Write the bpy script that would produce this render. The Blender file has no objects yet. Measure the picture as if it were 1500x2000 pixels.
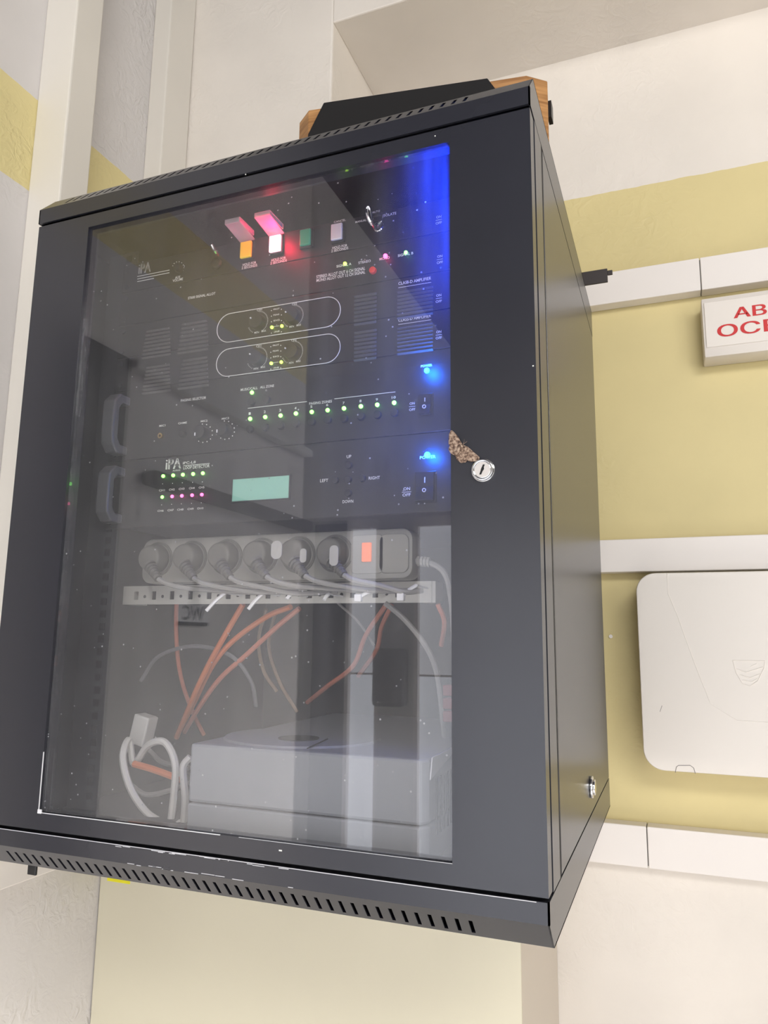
import bpy, bmesh, math, random
from mathutils import Vector, Matrix
random.seed(7)
S = bpy.context.scene
COL = S.collection
PI = math.pi

# ------------------------------------------------------------------ camera
FPX = 1446.05
CAM = Vector((0.7006, -0.6249, 0.1984))
YAW, PITCH, ROLL = 0.3704, 0.1692, -0.0118
RM = (Matrix.Rotation(YAW, 3, 'Z') @ Matrix.Rotation(PITCH, 3, 'X') @ Matrix.Rotation(ROLL, 3, 'Y'))
cd = bpy.data.cameras.new('camera')
cam = bpy.data.objects.new('camera', cd)
COL.objects.link(cam)
cd.sensor_fit = 'HORIZONTAL'
cd.sensor_width = 36.0
cd.lens = 36.0 * FPX / 1500.0
cd.clip_start = 0.01
cam.matrix_world = Matrix.Translation(CAM) @ (RM @ Matrix.Rotation(PI / 2, 3, 'X')).to_4x4()
S.camera = cam

# ------------------------------------------------------------------ world, exposure, lights
S.view_settings.view_transform = 'Standard'
S.view_settings.look = 'None'
S.view_settings.gamma = 1.0
S.view_settings.use_curve_mapping = False
S.view_settings.exposure = 0.0
W = bpy.data.worlds.new('world')
S.world = W
W.use_nodes = True
W.node_tree.nodes['Background'].inputs[0].default_value = (0.75, 0.82, 1.0, 1)
W.node_tree.nodes['Background'].inputs[1].default_value = 0.3


def area(name, loc, target, size, power, color, sy=None):
    l = bpy.data.lights.new(name, 'AREA')
    l.energy = power
    l.color = color
    l.size = size
    if sy:
        l.shape = 'RECTANGLE'
        l.size_y = sy
    o = bpy.data.objects.new(name, l)
    COL.objects.link(o)
    o.location = loc
    o.rotation_euler = (Vector(target) - Vector(loc)).to_track_quat('-Z', 'Y').to_euler()
    return o


area('window_daylight', (2.75, -1.7, 0.3), (0.3, 0.5, 0.4), 1.5, 34, (1.0, 0.98, 0.95), 1.7)
area('ceiling_tube_light', (1.6, -2.1, 1.45), (0.4, 0.5, 0.9), 1.3, 41, (1.0, 0.985, 0.96), 0.5)
fl_ = area('added_floor_fill', (1.7, -1.75, 1.55), (0.5, -1.3, -1.35), .6, 70, (1.0, 0.96, 0.92), .6)  # unseen area lamp added to make the floor as bright as sunlit
fl_.data.spread = math.radians(75)

# ------------------------------------------------------------------ geometry of the sight lines (pixel of the 1500x2000 frame -> point on a real plane)


def ray(x, y):
    return RM @ Vector(((x - 750) / FPX, 1, -(y - 1000) / FPX))


def aty(x, y, Y):
    v = ray(x, y)
    return CAM + v * ((Y - CAM.y) / v.y)


def atx(x, y, X):
    v = ray(x, y)
    return CAM + v * ((X - CAM.x) / v.x)


def atz(x, y, Z):
    v = ray(x, y)
    return CAM + v * ((Z - CAM.z) / v.z)


# ------------------------------------------------------------------ materials
MATS = {}


def lin(c):
    return tuple(((v / 255) / 12.92 if v / 255 <= .04045 else ((v / 255 + .055) / 1.055) ** 2.4) for v in c) + (1,)


def mat(name, rgb, rough=0.5, metal=0.0, bump=None, var=None, spec=None, emit=None, estr=0, alpha=None, coat=0):
    if name in MATS:
        return MATS[name]
    m = bpy.data.materials.new(name)
    m.use_nodes = True
    nt = m.node_tree
    b = nt.nodes['Principled BSDF']
    b.inputs['Base Color'].default_value = lin(rgb)
    b.inputs['Roughness'].default_value = rough
    b.inputs['Metallic'].default_value = metal
    if spec is not None:
        b.inputs['Specular IOR Level'].default_value = spec
    if coat:
        b.inputs['Coat Weight'].default_value = coat
    if emit:
        b.inputs['Emission Color'].default_value = lin(emit)
        b.inputs['Emission Strength'].default_value = estr
    tc = nt.nodes.new('ShaderNodeTexCoord')
    if var:   # (scale, amount)
        n = nt.nodes.new('ShaderNodeTexNoise')
        n.inputs['Scale'].default_value = var[0]
        n.inputs['Detail'].default_value = 5
        nt.links.new(tc.outputs['Object'], n.inputs['Vector'])
        r = nt.nodes.new('ShaderNodeMapRange')
        r.inputs[1].default_value = .3
        r.inputs[2].default_value = .7
        r.inputs[3].default_value = 1 - var[1]
        r.inputs[4].default_value = 1 + var[1]
        nt.links.new(n.outputs['Fac'], r.inputs[0])
        mx = nt.nodes.new('ShaderNodeVectorMath')
        mx.operation = 'SCALE'
        mx.inputs[0].default_value = lin(rgb)[:3]
        nt.links.new(r.outputs[0], mx.inputs['Scale'])
        nt.links.new(mx.outputs[0], b.inputs['Base Color'])
    if bump:  # (scale, strength, distance)
        n = nt.nodes.new('ShaderNodeTexNoise')
        n.inputs['Scale'].default_value = bump[0]
        n.inputs['Detail'].default_value = 6
        nt.links.new(tc.outputs['Object'], n.inputs['Vector'])
        bp = nt.nodes.new('ShaderNodeBump')
        bp.inputs['Strength'].default_value = bump[1]
        bp.inputs['Distance'].default_value = bump[2]
        nt.links.new(n.outputs['Fac'], bp.inputs['Height'])
        nt.links.new(bp.outputs[0], b.inputs['Normal'])
    MATS[name] = m
    return m


def plaster(name, white, yellow, z0, z1, rough_amt, scuff=0.0):
    """Painted wall: white above z1 and below z0, yellow between them; trowelled relief."""
    m = bpy.data.materials.new(name)
    m.use_nodes = True
    nt = m.node_tree
    N, L = nt.nodes, nt.links
    b = N['Principled BSDF']
    b.inputs['Roughness'].default_value = 0.55
    tc = N.new('ShaderNodeTexCoord')
    sx = N.new('ShaderNodeSeparateXYZ')
    L.new(tc.outputs['Object'], sx.inputs[0])
    nn = N.new('ShaderNodeTexNoise')
    nn.inputs['Scale'].default_value = 25
    L.new(tc.outputs['Object'], nn.inputs['Vector'])
    wob = N.new('ShaderNodeMath')
    wob.operation = 'MULTIPLY_ADD'
    wob.inputs[1].default_value = 0.006
    L.new(nn.outputs['Fac'], wob.inputs[0])
    L.new(sx.outputs['Z'], wob.inputs[2])

    def gate(z, op):
        g = N.new('ShaderNodeMath')
        g.operation = op
        g.inputs[1].default_value = z + .003
        L.new(wob.outputs[0], g.inputs[0])
        return g
    g1, g2 = gate(z0, 'GREATER_THAN'), gate(z1, 'LESS_THAN')
    mu = N.new('ShaderNodeMath')
    mu.operation = 'MULTIPLY'
    L.new(g1.outputs[0], mu.inputs[0])
    L.new(g2.outputs[0], mu.inputs[1])
    mix = N.new('ShaderNodeMix')
    mix.data_type = 'RGBA'
    mix.inputs[6].default_value = lin(white)
    mix.inputs[7].default_value = lin(yellow)
    L.new(mu.outputs[0], mix.inputs[0])
    n2 = N.new('ShaderNodeTexNoise')
    n2.inputs['Scale'].default_value = 5
    n2.inputs['Detail'].default_value = 6
    L.new(tc.outputs['Object'], n2.inputs['Vector'])
    r = N.new('ShaderNodeMapRange')
    r.inputs[1].default_value = .3
    r.inputs[2].default_value = .7
    r.inputs[3].default_value = .95
    r.inputs[4].default_value = 1.04
    L.new(n2.outputs['Fac'], r.inputs[0])
    sc = N.new('ShaderNodeVectorMath')
    sc.operation = 'SCALE'
    L.new(mix.outputs[2], sc.inputs[0])
    L.new(r.outputs[0], sc.inputs['Scale'])
    L.new(sc.outputs[0], b.inputs['Base Color'])
    # trowel relief: stretched distorted noise ridges gated by a broad patch mask
    n3 = N.new('ShaderNodeTexNoise')
    n3.inputs['Scale'].default_value = 34
    n3.inputs['Detail'].default_value = 3
    n3.inputs['Distortion'].default_value = 1.6
    L.new(tc.outputs['Object'], n3.inputs['Vector'])
    ab = N.new('ShaderNodeMapRange')
    ab.inputs[1].default_value = .42
    ab.inputs[2].default_value = .68
    L.new(n3.outputs['Fac'], ab.inputs[0])
    n4 = N.new('ShaderNodeTexNoise')
    n4.inputs['Scale'].default_value = 3.2
    L.new(tc.outputs['Object'], n4.inputs['Vector'])
    r4 = N.new('ShaderNodeMapRange')
    r4.inputs[1].default_value = .48
    r4.inputs[2].default_value = .66
    L.new(n4.outputs['Fac'], r4.inputs[0])
    m3 = N.new('ShaderNodeMath')
    m3.operation = 'MULTIPLY'
    L.new(ab.outputs[0], m3.inputs[0])
    L.new(r4.outputs[0], m3.inputs[1])
    n5 = N.new('ShaderNodeTexNoise')
    n5.inputs['Scale'].default_value = 130
    n5.inputs['Detail'].default_value = 3
    L.new(tc.outputs['Object'], n5.inputs['Vector'])
    ad = N.new('ShaderNodeMath')
    ad.operation = 'MULTIPLY_ADD'
    ad.inputs[1].default_value = .12
    L.new(n5.outputs['Fac'], ad.inputs[0])
    L.new(m3.outputs[0], ad.inputs[2])
    bp = N.new('ShaderNodeBump')
    bp.inputs['Strength'].default_value = rough_amt
    bp.inputs['Distance'].default_value = .0028
    L.new(ad.outputs[0], bp.inputs['Height'])
    L.new(bp.outputs[0], b.inputs['Normal'])
    return m


WHITE = (226, 219, 210)
YEL = (222, 208, 152)
m_wall_left = plaster('plaster_left', (214, 210, 208), YEL, 0.938, 1.110, .6)
m_wall_back = plaster('plaster_back', WHITE, YEL, 5, 6, 0.3)
m_niche = plaster('plaster_niche', WHITE, (214, 199, 146), -0.125, 1.118, 0.25)
m_room = mat('room_paint', (205, 203, 200), .6, bump=(20, .2, .002))
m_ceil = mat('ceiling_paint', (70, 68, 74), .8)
m_floor = mat('floor_tile', (190, 188, 186), .3, var=(6, .05))
m_cab = mat('powder_coat', (37, 38, 45), .27, var=(9, .06), spec=.65)
m_cabin = mat('cabinet_inside', (36, 37, 41), .6)
m_rail = mat('rail_zinc', (48, 48, 51), .5, .2)
m_panel = mat('device_black', (30, 29, 30), .45)
m_blackp = mat('black_plastic', (20, 20, 22), .35)
m_knob = mat('knob_rubber', (24, 24, 26), .5)
m_print = mat('white_print', (225, 225, 220), .6)
m_chrome = mat('chrome', (225, 225, 225), .12, 1.0)
m_brass = mat('brass', (215, 180, 110), .25, 1.0)
m_dark = mat('slot_dark', (6, 6, 7), .7)
m_trunk = mat('trunking_pvc', (232, 226, 221), .4)
m_trunkg = mat('trunking_cool', (222, 217, 208), .45, var=(7, .02))
m_cream = mat('cream_cupboard', (212, 206, 184), .5, var=(2.5, .025))
m_creamside = mat('cream_cupboard_side', (212, 202, 188), .5)
m_encl = mat('enclosure_plastic', (228, 222, 215), .45, bump=(60, .05, .0004))
m_red = mat('sign_red', (200, 28, 30), .5)
m_sign = mat('sign_plastic', (226, 219, 211), .4)
m_grey = mat('grey_plastic', (150, 148, 140), .45)
m_greyd = mat('grey_plug', (105, 103, 96), .5)
m_cord = mat('grey_cord', (150, 148, 144), .5)
m_cordw = mat('white_cord', (215, 213, 208), .45)
m_orange = mat('orange_cord', (215, 120, 70), .5)
m_orange2 = mat('salmon_cord', (205, 125, 100), .5)
m_ups = mat('ups_plastic', (136, 139, 145), .45)
m_perf = mat('perforated_steel', (196, 194, 186), .45, .1)
m_tie = mat('nylon_tie', (245, 245, 245), .4)
m_disp = mat('display_glass', (140, 190, 172), .3, emit=(120, 190, 165), estr=.12)
m_switcho = mat('orange_rocker', (235, 130, 90), .3, emit=(255, 120, 70), estr=.5)
m_ybtn = mat('yellow_button', (225, 190, 40), .4, emit=(235, 200, 30), estr=.3)
m_gbtn = mat('green_button', (20, 150, 105), .4, emit=(10, 120, 80), estr=.1)
m_wbtn = mat('white_button', (215, 212, 210), .4)
m_rbtn = mat('lit_button', (255, 200, 210), .4, emit=(255, 175, 190), estr=4.0)
m_redbtn = mat('red_button', (200, 50, 40), .4, emit=(220, 40, 30), estr=.1)
m_lg = mat('led_green', (190, 255, 150), .3, emit=(110, 255, 80), estr=7)
m_lgy = mat('led_lime', (220, 255, 120), .3, emit=(190, 255, 60), estr=6)
m_lp = mat('led_pink', (255, 150, 210), .3, emit=(255, 70, 150), estr=6)
m_lb = mat('led_blue', (120, 220, 255), .3, emit=(20, 140, 255), estr=30)
m_loff = mat('led_off', (110, 108, 100), .3)
m_wood = None


def wood():
    m = mat('wood_veneer', (172, 126, 76), .5)
    nt = m.node_tree
    N, L = nt.nodes, nt.links
    b = N['Principled BSDF']
    tc = N.new('ShaderNodeTexCoord')
    mp = N.new('ShaderNodeMapping')
    mp.inputs['Scale'].default_value = (6, 6, 90)
    L.new(tc.outputs['Object'], mp.inputs[0])
    n = N.new('ShaderNodeTexNoise')
    n.inputs['Scale'].default_value = 2
    n.inputs['Detail'].default_value = 6
    L.new(mp.outputs[0], n.inputs['Vector'])
    cr = N.new('ShaderNodeValToRGB')
    cr.color_ramp.elements[0].color = lin((142, 98, 55))
    cr.color_ramp.elements[1].color = lin((190, 142, 90))
    cr.color_ramp.elements[0].position = .35
    cr.color_ramp.elements[1].position = .65
    L.new(n.outputs['Fac'], cr.inputs[0])
    L.new(cr.outputs[0], b.inputs['Base Color'])
    return m


m_wood = wood()


def glass_mat():
    m = bpy.data.materials.new('dusty_glass')
    m.use_nodes = True
    nt = m.node_tree
    N, L = nt.nodes, nt.links
    N.clear()
    out = N.new('ShaderNodeOutputMaterial')
    tr = N.new('ShaderNodeBsdfTransparent')
    tr.inputs[0].default_value = (.95, .95, .955, 1)
    gl = N.new('ShaderNodeBsdfGlossy')
    gl.inputs['Roughness'].default_value = .012
    lw = N.new('ShaderNodeLayerWeight')
    pw = N.new('ShaderNodeMath')
    pw.operation = 'POWER'
    pw.inputs[1].default_value = 5
    L.new(lw.outputs['Facing'], pw.inputs[0])
    ma = N.new('ShaderNodeMath')
    ma.operation = 'MULTIPLY_ADD'
    ma.inputs[1].default_value = .95
    ma.inputs[2].default_value = .064
    L.new(pw.outputs[0], ma.inputs[0])
    mx = N.new('ShaderNodeMixShader')
    L.new(ma.outputs[0], mx.inputs[0])
    L.new(tr.outputs[0], mx.inputs[1])
    L.new(gl.outputs[0], mx.inputs[2])
    # scattering dust film with specks and wipe streaks; denser bottom also imitates reflected veil
    tc = N.new('ShaderNodeTexCoord')
    n1 = N.new('ShaderNodeTexNoise')
    n1.inputs['Scale'].default_value = 9
    n1.inputs['Detail'].default_value = 6
    L.new(tc.outputs['Object'], n1.inputs['Vector'])
    r1 = N.new('ShaderNodeMapRange')
    r1.inputs[1].default_value = .35
    r1.inputs[2].default_value = .7
    r1.inputs[3].default_value = .006
    r1.inputs[4].default_value = .022
    L.new(n1.outputs['Fac'], r1.inputs[0])
    mp = N.new('ShaderNodeMapping')
    mp.inputs['Scale'].default_value = (60, 60, 4)
    L.new(tc.outputs['Object'], mp.inputs[0])
    n2 = N.new('ShaderNodeTexNoise')
    n2.inputs['Scale'].default_value = 1.0
    n2.inputs['Detail'].default_value = 4
    L.new(mp.outputs[0], n2.inputs['Vector'])
    r2 = N.new('ShaderNodeMapRange')
    r2.inputs[1].default_value = .45
    r2.inputs[2].default_value = .75
    r2.inputs[3].default_value = 0
    r2.inputs[4].default_value = .018
    L.new(n2.outputs['Fac'], r2.inputs[0])
    sx = N.new('ShaderNodeSeparateXYZ')
    L.new(tc.outputs['Object'], sx.inputs[0])
    r3 = N.new('ShaderNodeMapRange')
    r3.inputs[1].default_value = .66
    r3.inputs[2].default_value = .02
    r3.inputs[3].default_value = 0
    r3.inputs[4].default_value = .048
    L.new(sx.outputs['Z'], r3.inputs[0])
    vo = N.new('ShaderNodeTexVoronoi')
    vo.inputs['Scale'].default_value = 95
    L.new(tc.outputs['Object'], vo.inputs['Vector'])
    sp = N.new('ShaderNodeMath')
    sp.operation = 'LESS_THAN'
    sp.inputs[1].default_value = .085
    L.new(vo.outputs['Distance'], sp.inputs[0])
    n6 = N.new('ShaderNodeTexNoise')
    n6.inputs['Scale'].default_value = 30
    L.new(tc.outputs['Object'], n6.inputs['Vector'])
    r6 = N.new('ShaderNodeMapRange')
    r6.inputs[1].default_value = .47
    r6.inputs[2].default_value = .62
    r6.inputs[3].default_value = 0
    r6.inputs[4].default_value = .42
    L.new(n6.outputs['Fac'], r6.inputs[0])
    m6 = N.new('ShaderNodeMath')
    m6.operation = 'MULTIPLY'
    L.new(sp.outputs[0], m6.inputs[0])
    L.new(r6.outputs[0], m6.inputs[1])
    acc = None
    for s in (r1, r2, r3, m6):
        if acc is None:
            acc = s
            continue
        a = N.new('ShaderNodeMath')
        a.operation = 'ADD'
        L.new(acc.outputs[0], a.inputs[0])
        L.new(s.outputs[0], a.inputs[1])
        acc = a
    df = N.new('ShaderNodeBsdfDiffuse')
    df.inputs[0].default_value = (.85, .85, .87, 1)
    tl = N.new('ShaderNodeBsdfTranslucent')
    tl.inputs[0].default_value = (.85, .85, .87, 1)
    d2 = N.new('ShaderNodeMixShader')
    d2.inputs[0].default_value = .5
    L.new(df.outputs[0], d2.inputs[1])
    L.new(tl.outputs[0], d2.inputs[2])
    fin = N.new('ShaderNodeMixShader')
    L.new(acc.outputs[0], fin.inputs[0])
    L.new(mx.outputs[0], fin.inputs[1])
    L.new(d2.outputs[0], fin.inputs[2])
    L.new(fin.outputs[0], out.inputs[0])
    return m


m_glass = glass_mat()


def clear_plastic():
    m = bpy.data.materials.new('clear_plastic')
    m.use_nodes = True
    nt = m.node_tree
    N, L = nt.nodes, nt.links
    N.clear()
    out = N.new('ShaderNodeOutputMaterial')
    tr = N.new('ShaderNodeBsdfTransparent')
    pr = N.new('ShaderNodeBsdfPrincipled')
    pr.inputs['Base Color'].default_value = (.9, .88, .88, 1)
    pr.inputs['Roughness'].default_value = .25
    mx = N.new('ShaderNodeMixShader')
    mx.inputs[0].default_value = .3
    L.new(tr.outputs[0], mx.inputs[1])
    L.new(pr.outputs[0], mx.inputs[2])
    L.new(mx.outputs[0], out.inputs[0])
    return m


m_clear = clear_plastic()


# ------------------------------------------------------------------ mesh helpers
def empty(name, loc, label, cat, group=None):
    o = bpy.data.objects.new(name, None)
    COL.objects.link(o)
    o.location = loc
    o.empty_display_size = .02
    o['label'] = label
    o['category'] = cat
    if group:
        o['group'] = group
    bpy.context.view_layer.update()
    return o


def link(name, bm, m, parent=None, smooth=False, bevel=0, seg=2, label=None, sharp=True):
    me = bpy.data.meshes.new(name)
    bmesh.ops.recalc_face_normals(bm, faces=bm.faces)
    if bevel:
        es = [e for e in bm.edges if len(e.link_faces) == 2 and e.calc_face_angle(0) > .6]
        if es:
            bmesh.ops.bevel(bm, geom=es, offset=bevel, segments=seg, affect='EDGES', profile=.5)
    bm.to_mesh(me)
    bm.free()
    for mm in (m if isinstance(m, (list, tuple)) else [m]):
        me.materials.append(mm)
    if smooth:
        for p in me.polygons:
            p.use_smooth = True
        try:
            me.set_sharp_from_angle(angle=math.radians(40))
        except Exception:
            pass
    o = bpy.data.objects.new(name, me)
    COL.objects.link(o)
    if parent:
        o.parent = parent
        root = parent
        off = Vector(parent.location)
        while root.parent:
            root = root.parent
            off += Vector(root.location)
        o.location = -off
    if label:
        o['label'] = label
    return o


def top(o, label, cat, group=None):
    o['label'] = label
    o['category'] = cat
    if group:
        o['group'] = group
    return o


def struct(o):
    o['kind'] = 'structure'
    return o


def box(bm, x0, x1, y0, y1, z0, z1):
    vs = [bm.verts.new(p) for p in ((x0, y0, z0), (x1, y0, z0), (x1, y1, z0), (x0, y1, z0), (x0, y0, z1), (x1, y0, z1), (x1, y1, z1), (x0, y1, z1))]
    for f in ((0, 3, 2, 1), (4, 5, 6, 7), (0, 1, 5, 4), (1, 2, 6, 5), (2, 3, 7, 6), (3, 0, 4, 7)):
        bm.faces.new([vs[i] for i in f])
    return bm


def B(*a):
    bm = bmesh.new()
    box(bm, *a)
    return bm


def prism(pts, y0, y1, bm=None, axis='y'):
    """extrude an outline; axis y: pts (x,z); axis x: pts (y,z)"""
    bm = bm or bmesh.new()

    def P(p, t):
        return (p[0], t, p[1]) if axis == 'y' else (t, p[0], p[1]) if axis == 'x' else (p[0], p[1], t)
    a = [bm.verts.new(P(p, y0)) for p in pts]
    b = [bm.verts.new(P(p, y1)) for p in pts]
    bm.faces.new(a)
    bm.faces.new(b[::-1])
    n = len(pts)
    for i in range(n):
        bm.faces.new((a[i], b[i], b[(i + 1) % n], a[(i + 1) % n]))
    return bm


def disc(cx, cz, r, y0, y1, n=20, bm=None, r1=None):
    """cylinder along y"""
    bm = bm or bmesh.new()
    r1 = r if r1 is None else r1
    a = [bm.verts.new((cx + r * math.cos(2 * PI * i / n), y1, cz + r * math.sin(2 * PI * i / n))) for i in range(n)]
    b = [bm.verts.new((cx + r1 * math.cos(2 * PI * i / n), y0, cz + r1 * math.sin(2 * PI * i / n))) for i in range(n)]
    bm.faces.new(a)
    bm.faces.new(b[::-1])
    for i in range(n):
        bm.faces.new((a[i], b[i], b[(i + 1) % n], a[(i + 1) % n]))
    return bm


def ring(cx, cz, r0, r1, y0, y1, n=28, bm=None):
    bm = bm or bmesh.new()
    V = []
    for (r, y) in ((r0, y0), (r1, y0), (r1, y1), (r0, y1)):
        V.append([bm.verts.new((cx + r * math.cos(2 * PI * i / n), y, cz + r * math.sin(2 * PI * i / n))) for i in range(n)])
    for k in range(4):
        for i in range(n):
            bm.faces.new((V[k][i], V[(k + 1) % 4][i], V[(k + 1) % 4][(i + 1) % n], V[k][(i + 1) % n]))
    return bm


def catmull(pts, sub=8):
    pts = [Vector(p) for p in pts]
    P = [pts[0] * 2 - pts[1]] + pts + [pts[-1] * 2 - pts[-2]]
    out = []
    for i in range(1, len(P) - 2):
        for s in range(sub):
            t = s / sub
            p0, p1, p2, p3 = P[i - 1:i + 3]
            out.append(.5 * ((2 * p1) + (p2 - p0) * t + (2 * p0 - 5 * p1 + 4 * p2 - p3) * t * t + (3 * p1 - p0 - 3 * p2 + p3) * t ** 3))
    out.append(pts[-1])
    return out


def tube(pts, r, n=8, bm=None, sub=8, closed=False, radii=None):
    bm = bm or bmesh.new()
    P = catmull(pts, sub) if sub > 1 else [Vector(p) for p in pts]
    rings = []
    up = None
    for i, p in enumerate(P):
        if closed:
            d = P[(i + 1) % len(P)] - P[i - 1]
        else:
            d = P[min(i + 1, len(P) - 1)] - P[max(i - 1, 0)]
        if d.length < 1e-9:
            d = Vector((0, 0, 1))
        d.normalize()
        if up is None:
            up = d.orthogonal().normalized()
        up = (up - d * up.dot(d))
        up = up.normalized() if up.length > 1e-6 else d.orthogonal().normalized()
        s = d.cross(up)
        rr = r if radii is None else radii[min(int(i / max(1, len(P) - 1) * (len(radii) - 1)), len(radii) - 1)]
        rings.append([bm.verts.new(p + (up * math.cos(2 * PI * k / n) + s * math.sin(2 * PI * k / n)) * rr) for k in range(n)])
    m = len(rings)
    for i in range(m if closed else m - 1):
        a, b = rings[i], rings[(i + 1) % m]
        for k in range(n):
            bm.faces.new((a[k], a[(k + 1) % n], b[(k + 1) % n], b[k]))
    if not closed:
        bm.faces.new(rings[0][::-1])
        bm.faces.new(rings[-1])
    return bm


def text_bm(s, bold=0.0, thick=0.0):
    c = bpy.data.curves.new('t', 'FONT')
    c.body = s
    c.size = 1
    c.resolution_u = 2
    c.offset = bold
    c.extrude = thick
    o = bpy.data.objects.new('t', c)
    COL.objects.link(o)
    dg = bpy.context.evaluated_depsgraph_get()
    me = bpy.data.meshes.new_from_object(o.evaluated_get(dg))
    bm = bmesh.new()
    bm.from_mesh(me)
    bpy.data.objects.remove(o)
    bpy.data.curves.remove(c)
    bpy.data.meshes.remove(me)
    return bm


def text_into(bm, s, X0, X1, Z0, Z1, Y, bold=0.0, shear=0.0):
    """flat lettering on the plane y=Y filling X0..X1, Z0..Z1"""
    t = text_bm(s, bold)
    if not t.verts:
        t.free()
        return
    xs = [v.co.x for v in t.verts]
    ys = [v.co.y for v in t.verts]
    x0, x1, y0, y1 = min(xs), max(xs), min(ys), max(ys)
    mp = {}
    for v in t.verts:
        u = (v.co.x - x0) / (x1 - x0)
        w = (v.co.y - y0) / (y1 - y0)
        mp[v] = bm.verts.new((X0 + (X1 - X0) * u + shear * w * (Z1 - Z0), Y, Z0 + (Z1 - Z0) * w))
    for f in t.faces:
        try:
            bm.faces.new([mp[v] for v in f.verts])
        except ValueError:
            pass
    t.free()


# ================================================================== LARGE STRUCTURE
FL, CE = -1.35, 1.66
LX = -0.28      # left wall
PY = 0.58       # face of the pier / beam
NY = 0.85       # back of the niche
NX = 0.107      # left cheek of the niche
NZ = 1.452      # soffit of the niche
RX, FY = 3.0, -3.0
LE = -1.24      # end of the left wall, the corridor widens behind it
WX = -3.0
struct(link('floor', B(WX - .2, RX + .2, FY - .2, NY + .2, FL - .1, FL), m_floor))
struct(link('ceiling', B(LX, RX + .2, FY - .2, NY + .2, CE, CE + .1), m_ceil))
struct(link('ceiling_side', B(WX - .2, LX, FY - .2, NY + .2, CE, CE + .1), m_room))
struct(link('wall_left', B(LX - .15, LX, LE, NY + .2, FL, CE), m_wall_left))
struct(link('wall_side', B(WX - .15, WX, FY - .2, LE + .2, FL, CE), m_room))
struct(link('wall_return', B(WX, LX - .15, LE, LE + .15, FL, CE), m_room))
struct(link('wall_back', B(NX, RX + .2, NY, NY + .15, FL, NZ), m_niche))
struct(link('wall_pier', B(LX, NX, PY, NY + .15, FL, CE), m_wall_back, bevel=.004))
struct(link('wall_beam', B(NX - .001, RX + .2, PY, NY + .15, NZ, CE), m_wall_back, bevel=.003))
struct(link('wall_right', B(RX, RX + .15, FY - .2, NY + .2, FL, CE), m_room))


def vx(px):          # x on the far wall of what the glass shows mirrored at pixel column px
    return aty(px, 1330, -FY).x


DZ = .83
# far wall with an open dark doorway and a glazed daylight screen
fw = bmesh.new()
box(fw, WX - .2, vx(590), FY - .15, FY, FL, DZ)
box(fw, WX - .2, RX + .2, FY - .15, FY, DZ, CE)
box(fw, vx(736), vx(806), FY - .15, FY, FL, DZ)
box(fw, 1.7, RX + .2, FY - .15, FY, FL, DZ)
struct(link('wall_front', fw, m_room))
d2_ = struct(link('door_2', B(vx(590), vx(670), FY - .14, FY - .10, FL, DZ), mat('door_paint', (44, 45, 52), .5)))
m_day = mat('daylit_glass', (220, 225, 230), .2, emit=(246, 247, 255), estr=1.6)
m_day2 = mat('boosted_lower_glass', (220, 225, 230), .2, emit=(240, 244, 255), estr=2.05)  # lower panes set brighter to lift reflections low on the cabinet door
for k, (xa, xb) in enumerate(((vx(670), vx(736)), (vx(806), .62), (.70, 1.64))):
    w_ = bmesh.new()
    box(w_, xa, xa + .02, FY - .06, FY - .005, FL, DZ)
    box(w_, xb - .02, xb, FY - .06, FY - .005, FL, DZ)
    box(w_, xa + .02, xb - .02, FY - .06, FY - .005, FL, FL + .06)
    box(w_, xa + .02, xb - .02, FY - .06, FY - .005, DZ - .05, DZ)
    w_ = struct(link('window_%d' % (k + 1), w_, m_trunk))
    link('pane', B(xa + .02, xb - .02, FY - .05, FY - .04, .02, DZ - .05), m_day, w_)
    link('pane', B(xa + .02, xb - .02, FY - .05, FY - .04, FL + .06, .01), m_day2, w_, label='brighter lower pane')
    link('transom', B(xa + .02, xb - .02, FY - .055, FY - .035, .01, .02), m_trunk, w_)
dp = empty('wall_dispenser', (vx(768), FY, aty(768, 1385, -FY).z), 'black soap dispenser on the far wall, seen only mirrored in the glass door', 'dispenser')
a_, b_ = aty(738, 1266, -FY), aty(798, 1380, -FY)
link('dispenser_body', B(a_.x, b_.x, FY, FY + .10, b_.z, a_.z), mat('black_gloss', (16, 16, 18), .3), dp, bevel=.02)
link('dispenser_lever', B(a_.x + .03, b_.x - .03, FY + .10, FY + .12, b_.z + .02, b_.z + .09), MATS['black_gloss'], dp, bevel=.006)

# vertical and horizontal trunks on the left wall
struct(link('trim_1', B(LX, -.209, .221, .281, -.12, CE), m_trunkg, bevel=.003))
struct(link('trim_2', B(LX, -.237, .495, .578, -.06, CE), m_trunkg, bevel=.003))
struct(link('trim_3', B(LX, LX + .03, LE, -.475, .715, .735), m_room, bevel=.003))
struct(link('trim_4', B(LX, LX + .012, -.475, -.33, FL, .735), mat('dark_trim', (44, 43, 48), .5), bevel=.002))
top(link('handrail', B(LX + .001, LX + .04, LE, -.54, .495, .525), mat('rail_dark', (24, 22, 24), .5), bevel=.008), 'dark rail along the left wall facing the rack cabinet', 'handrail')

# ================================================================== RACK CABINET
WID, DEP = .6, .575
cab = empty('rack_cabinet', (.3, .2875, -.045), 'black wall-mounted rack cabinet with a dusty glazed door and slotted top and bottom edges', 'cabinet')
TH = .0015


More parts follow.
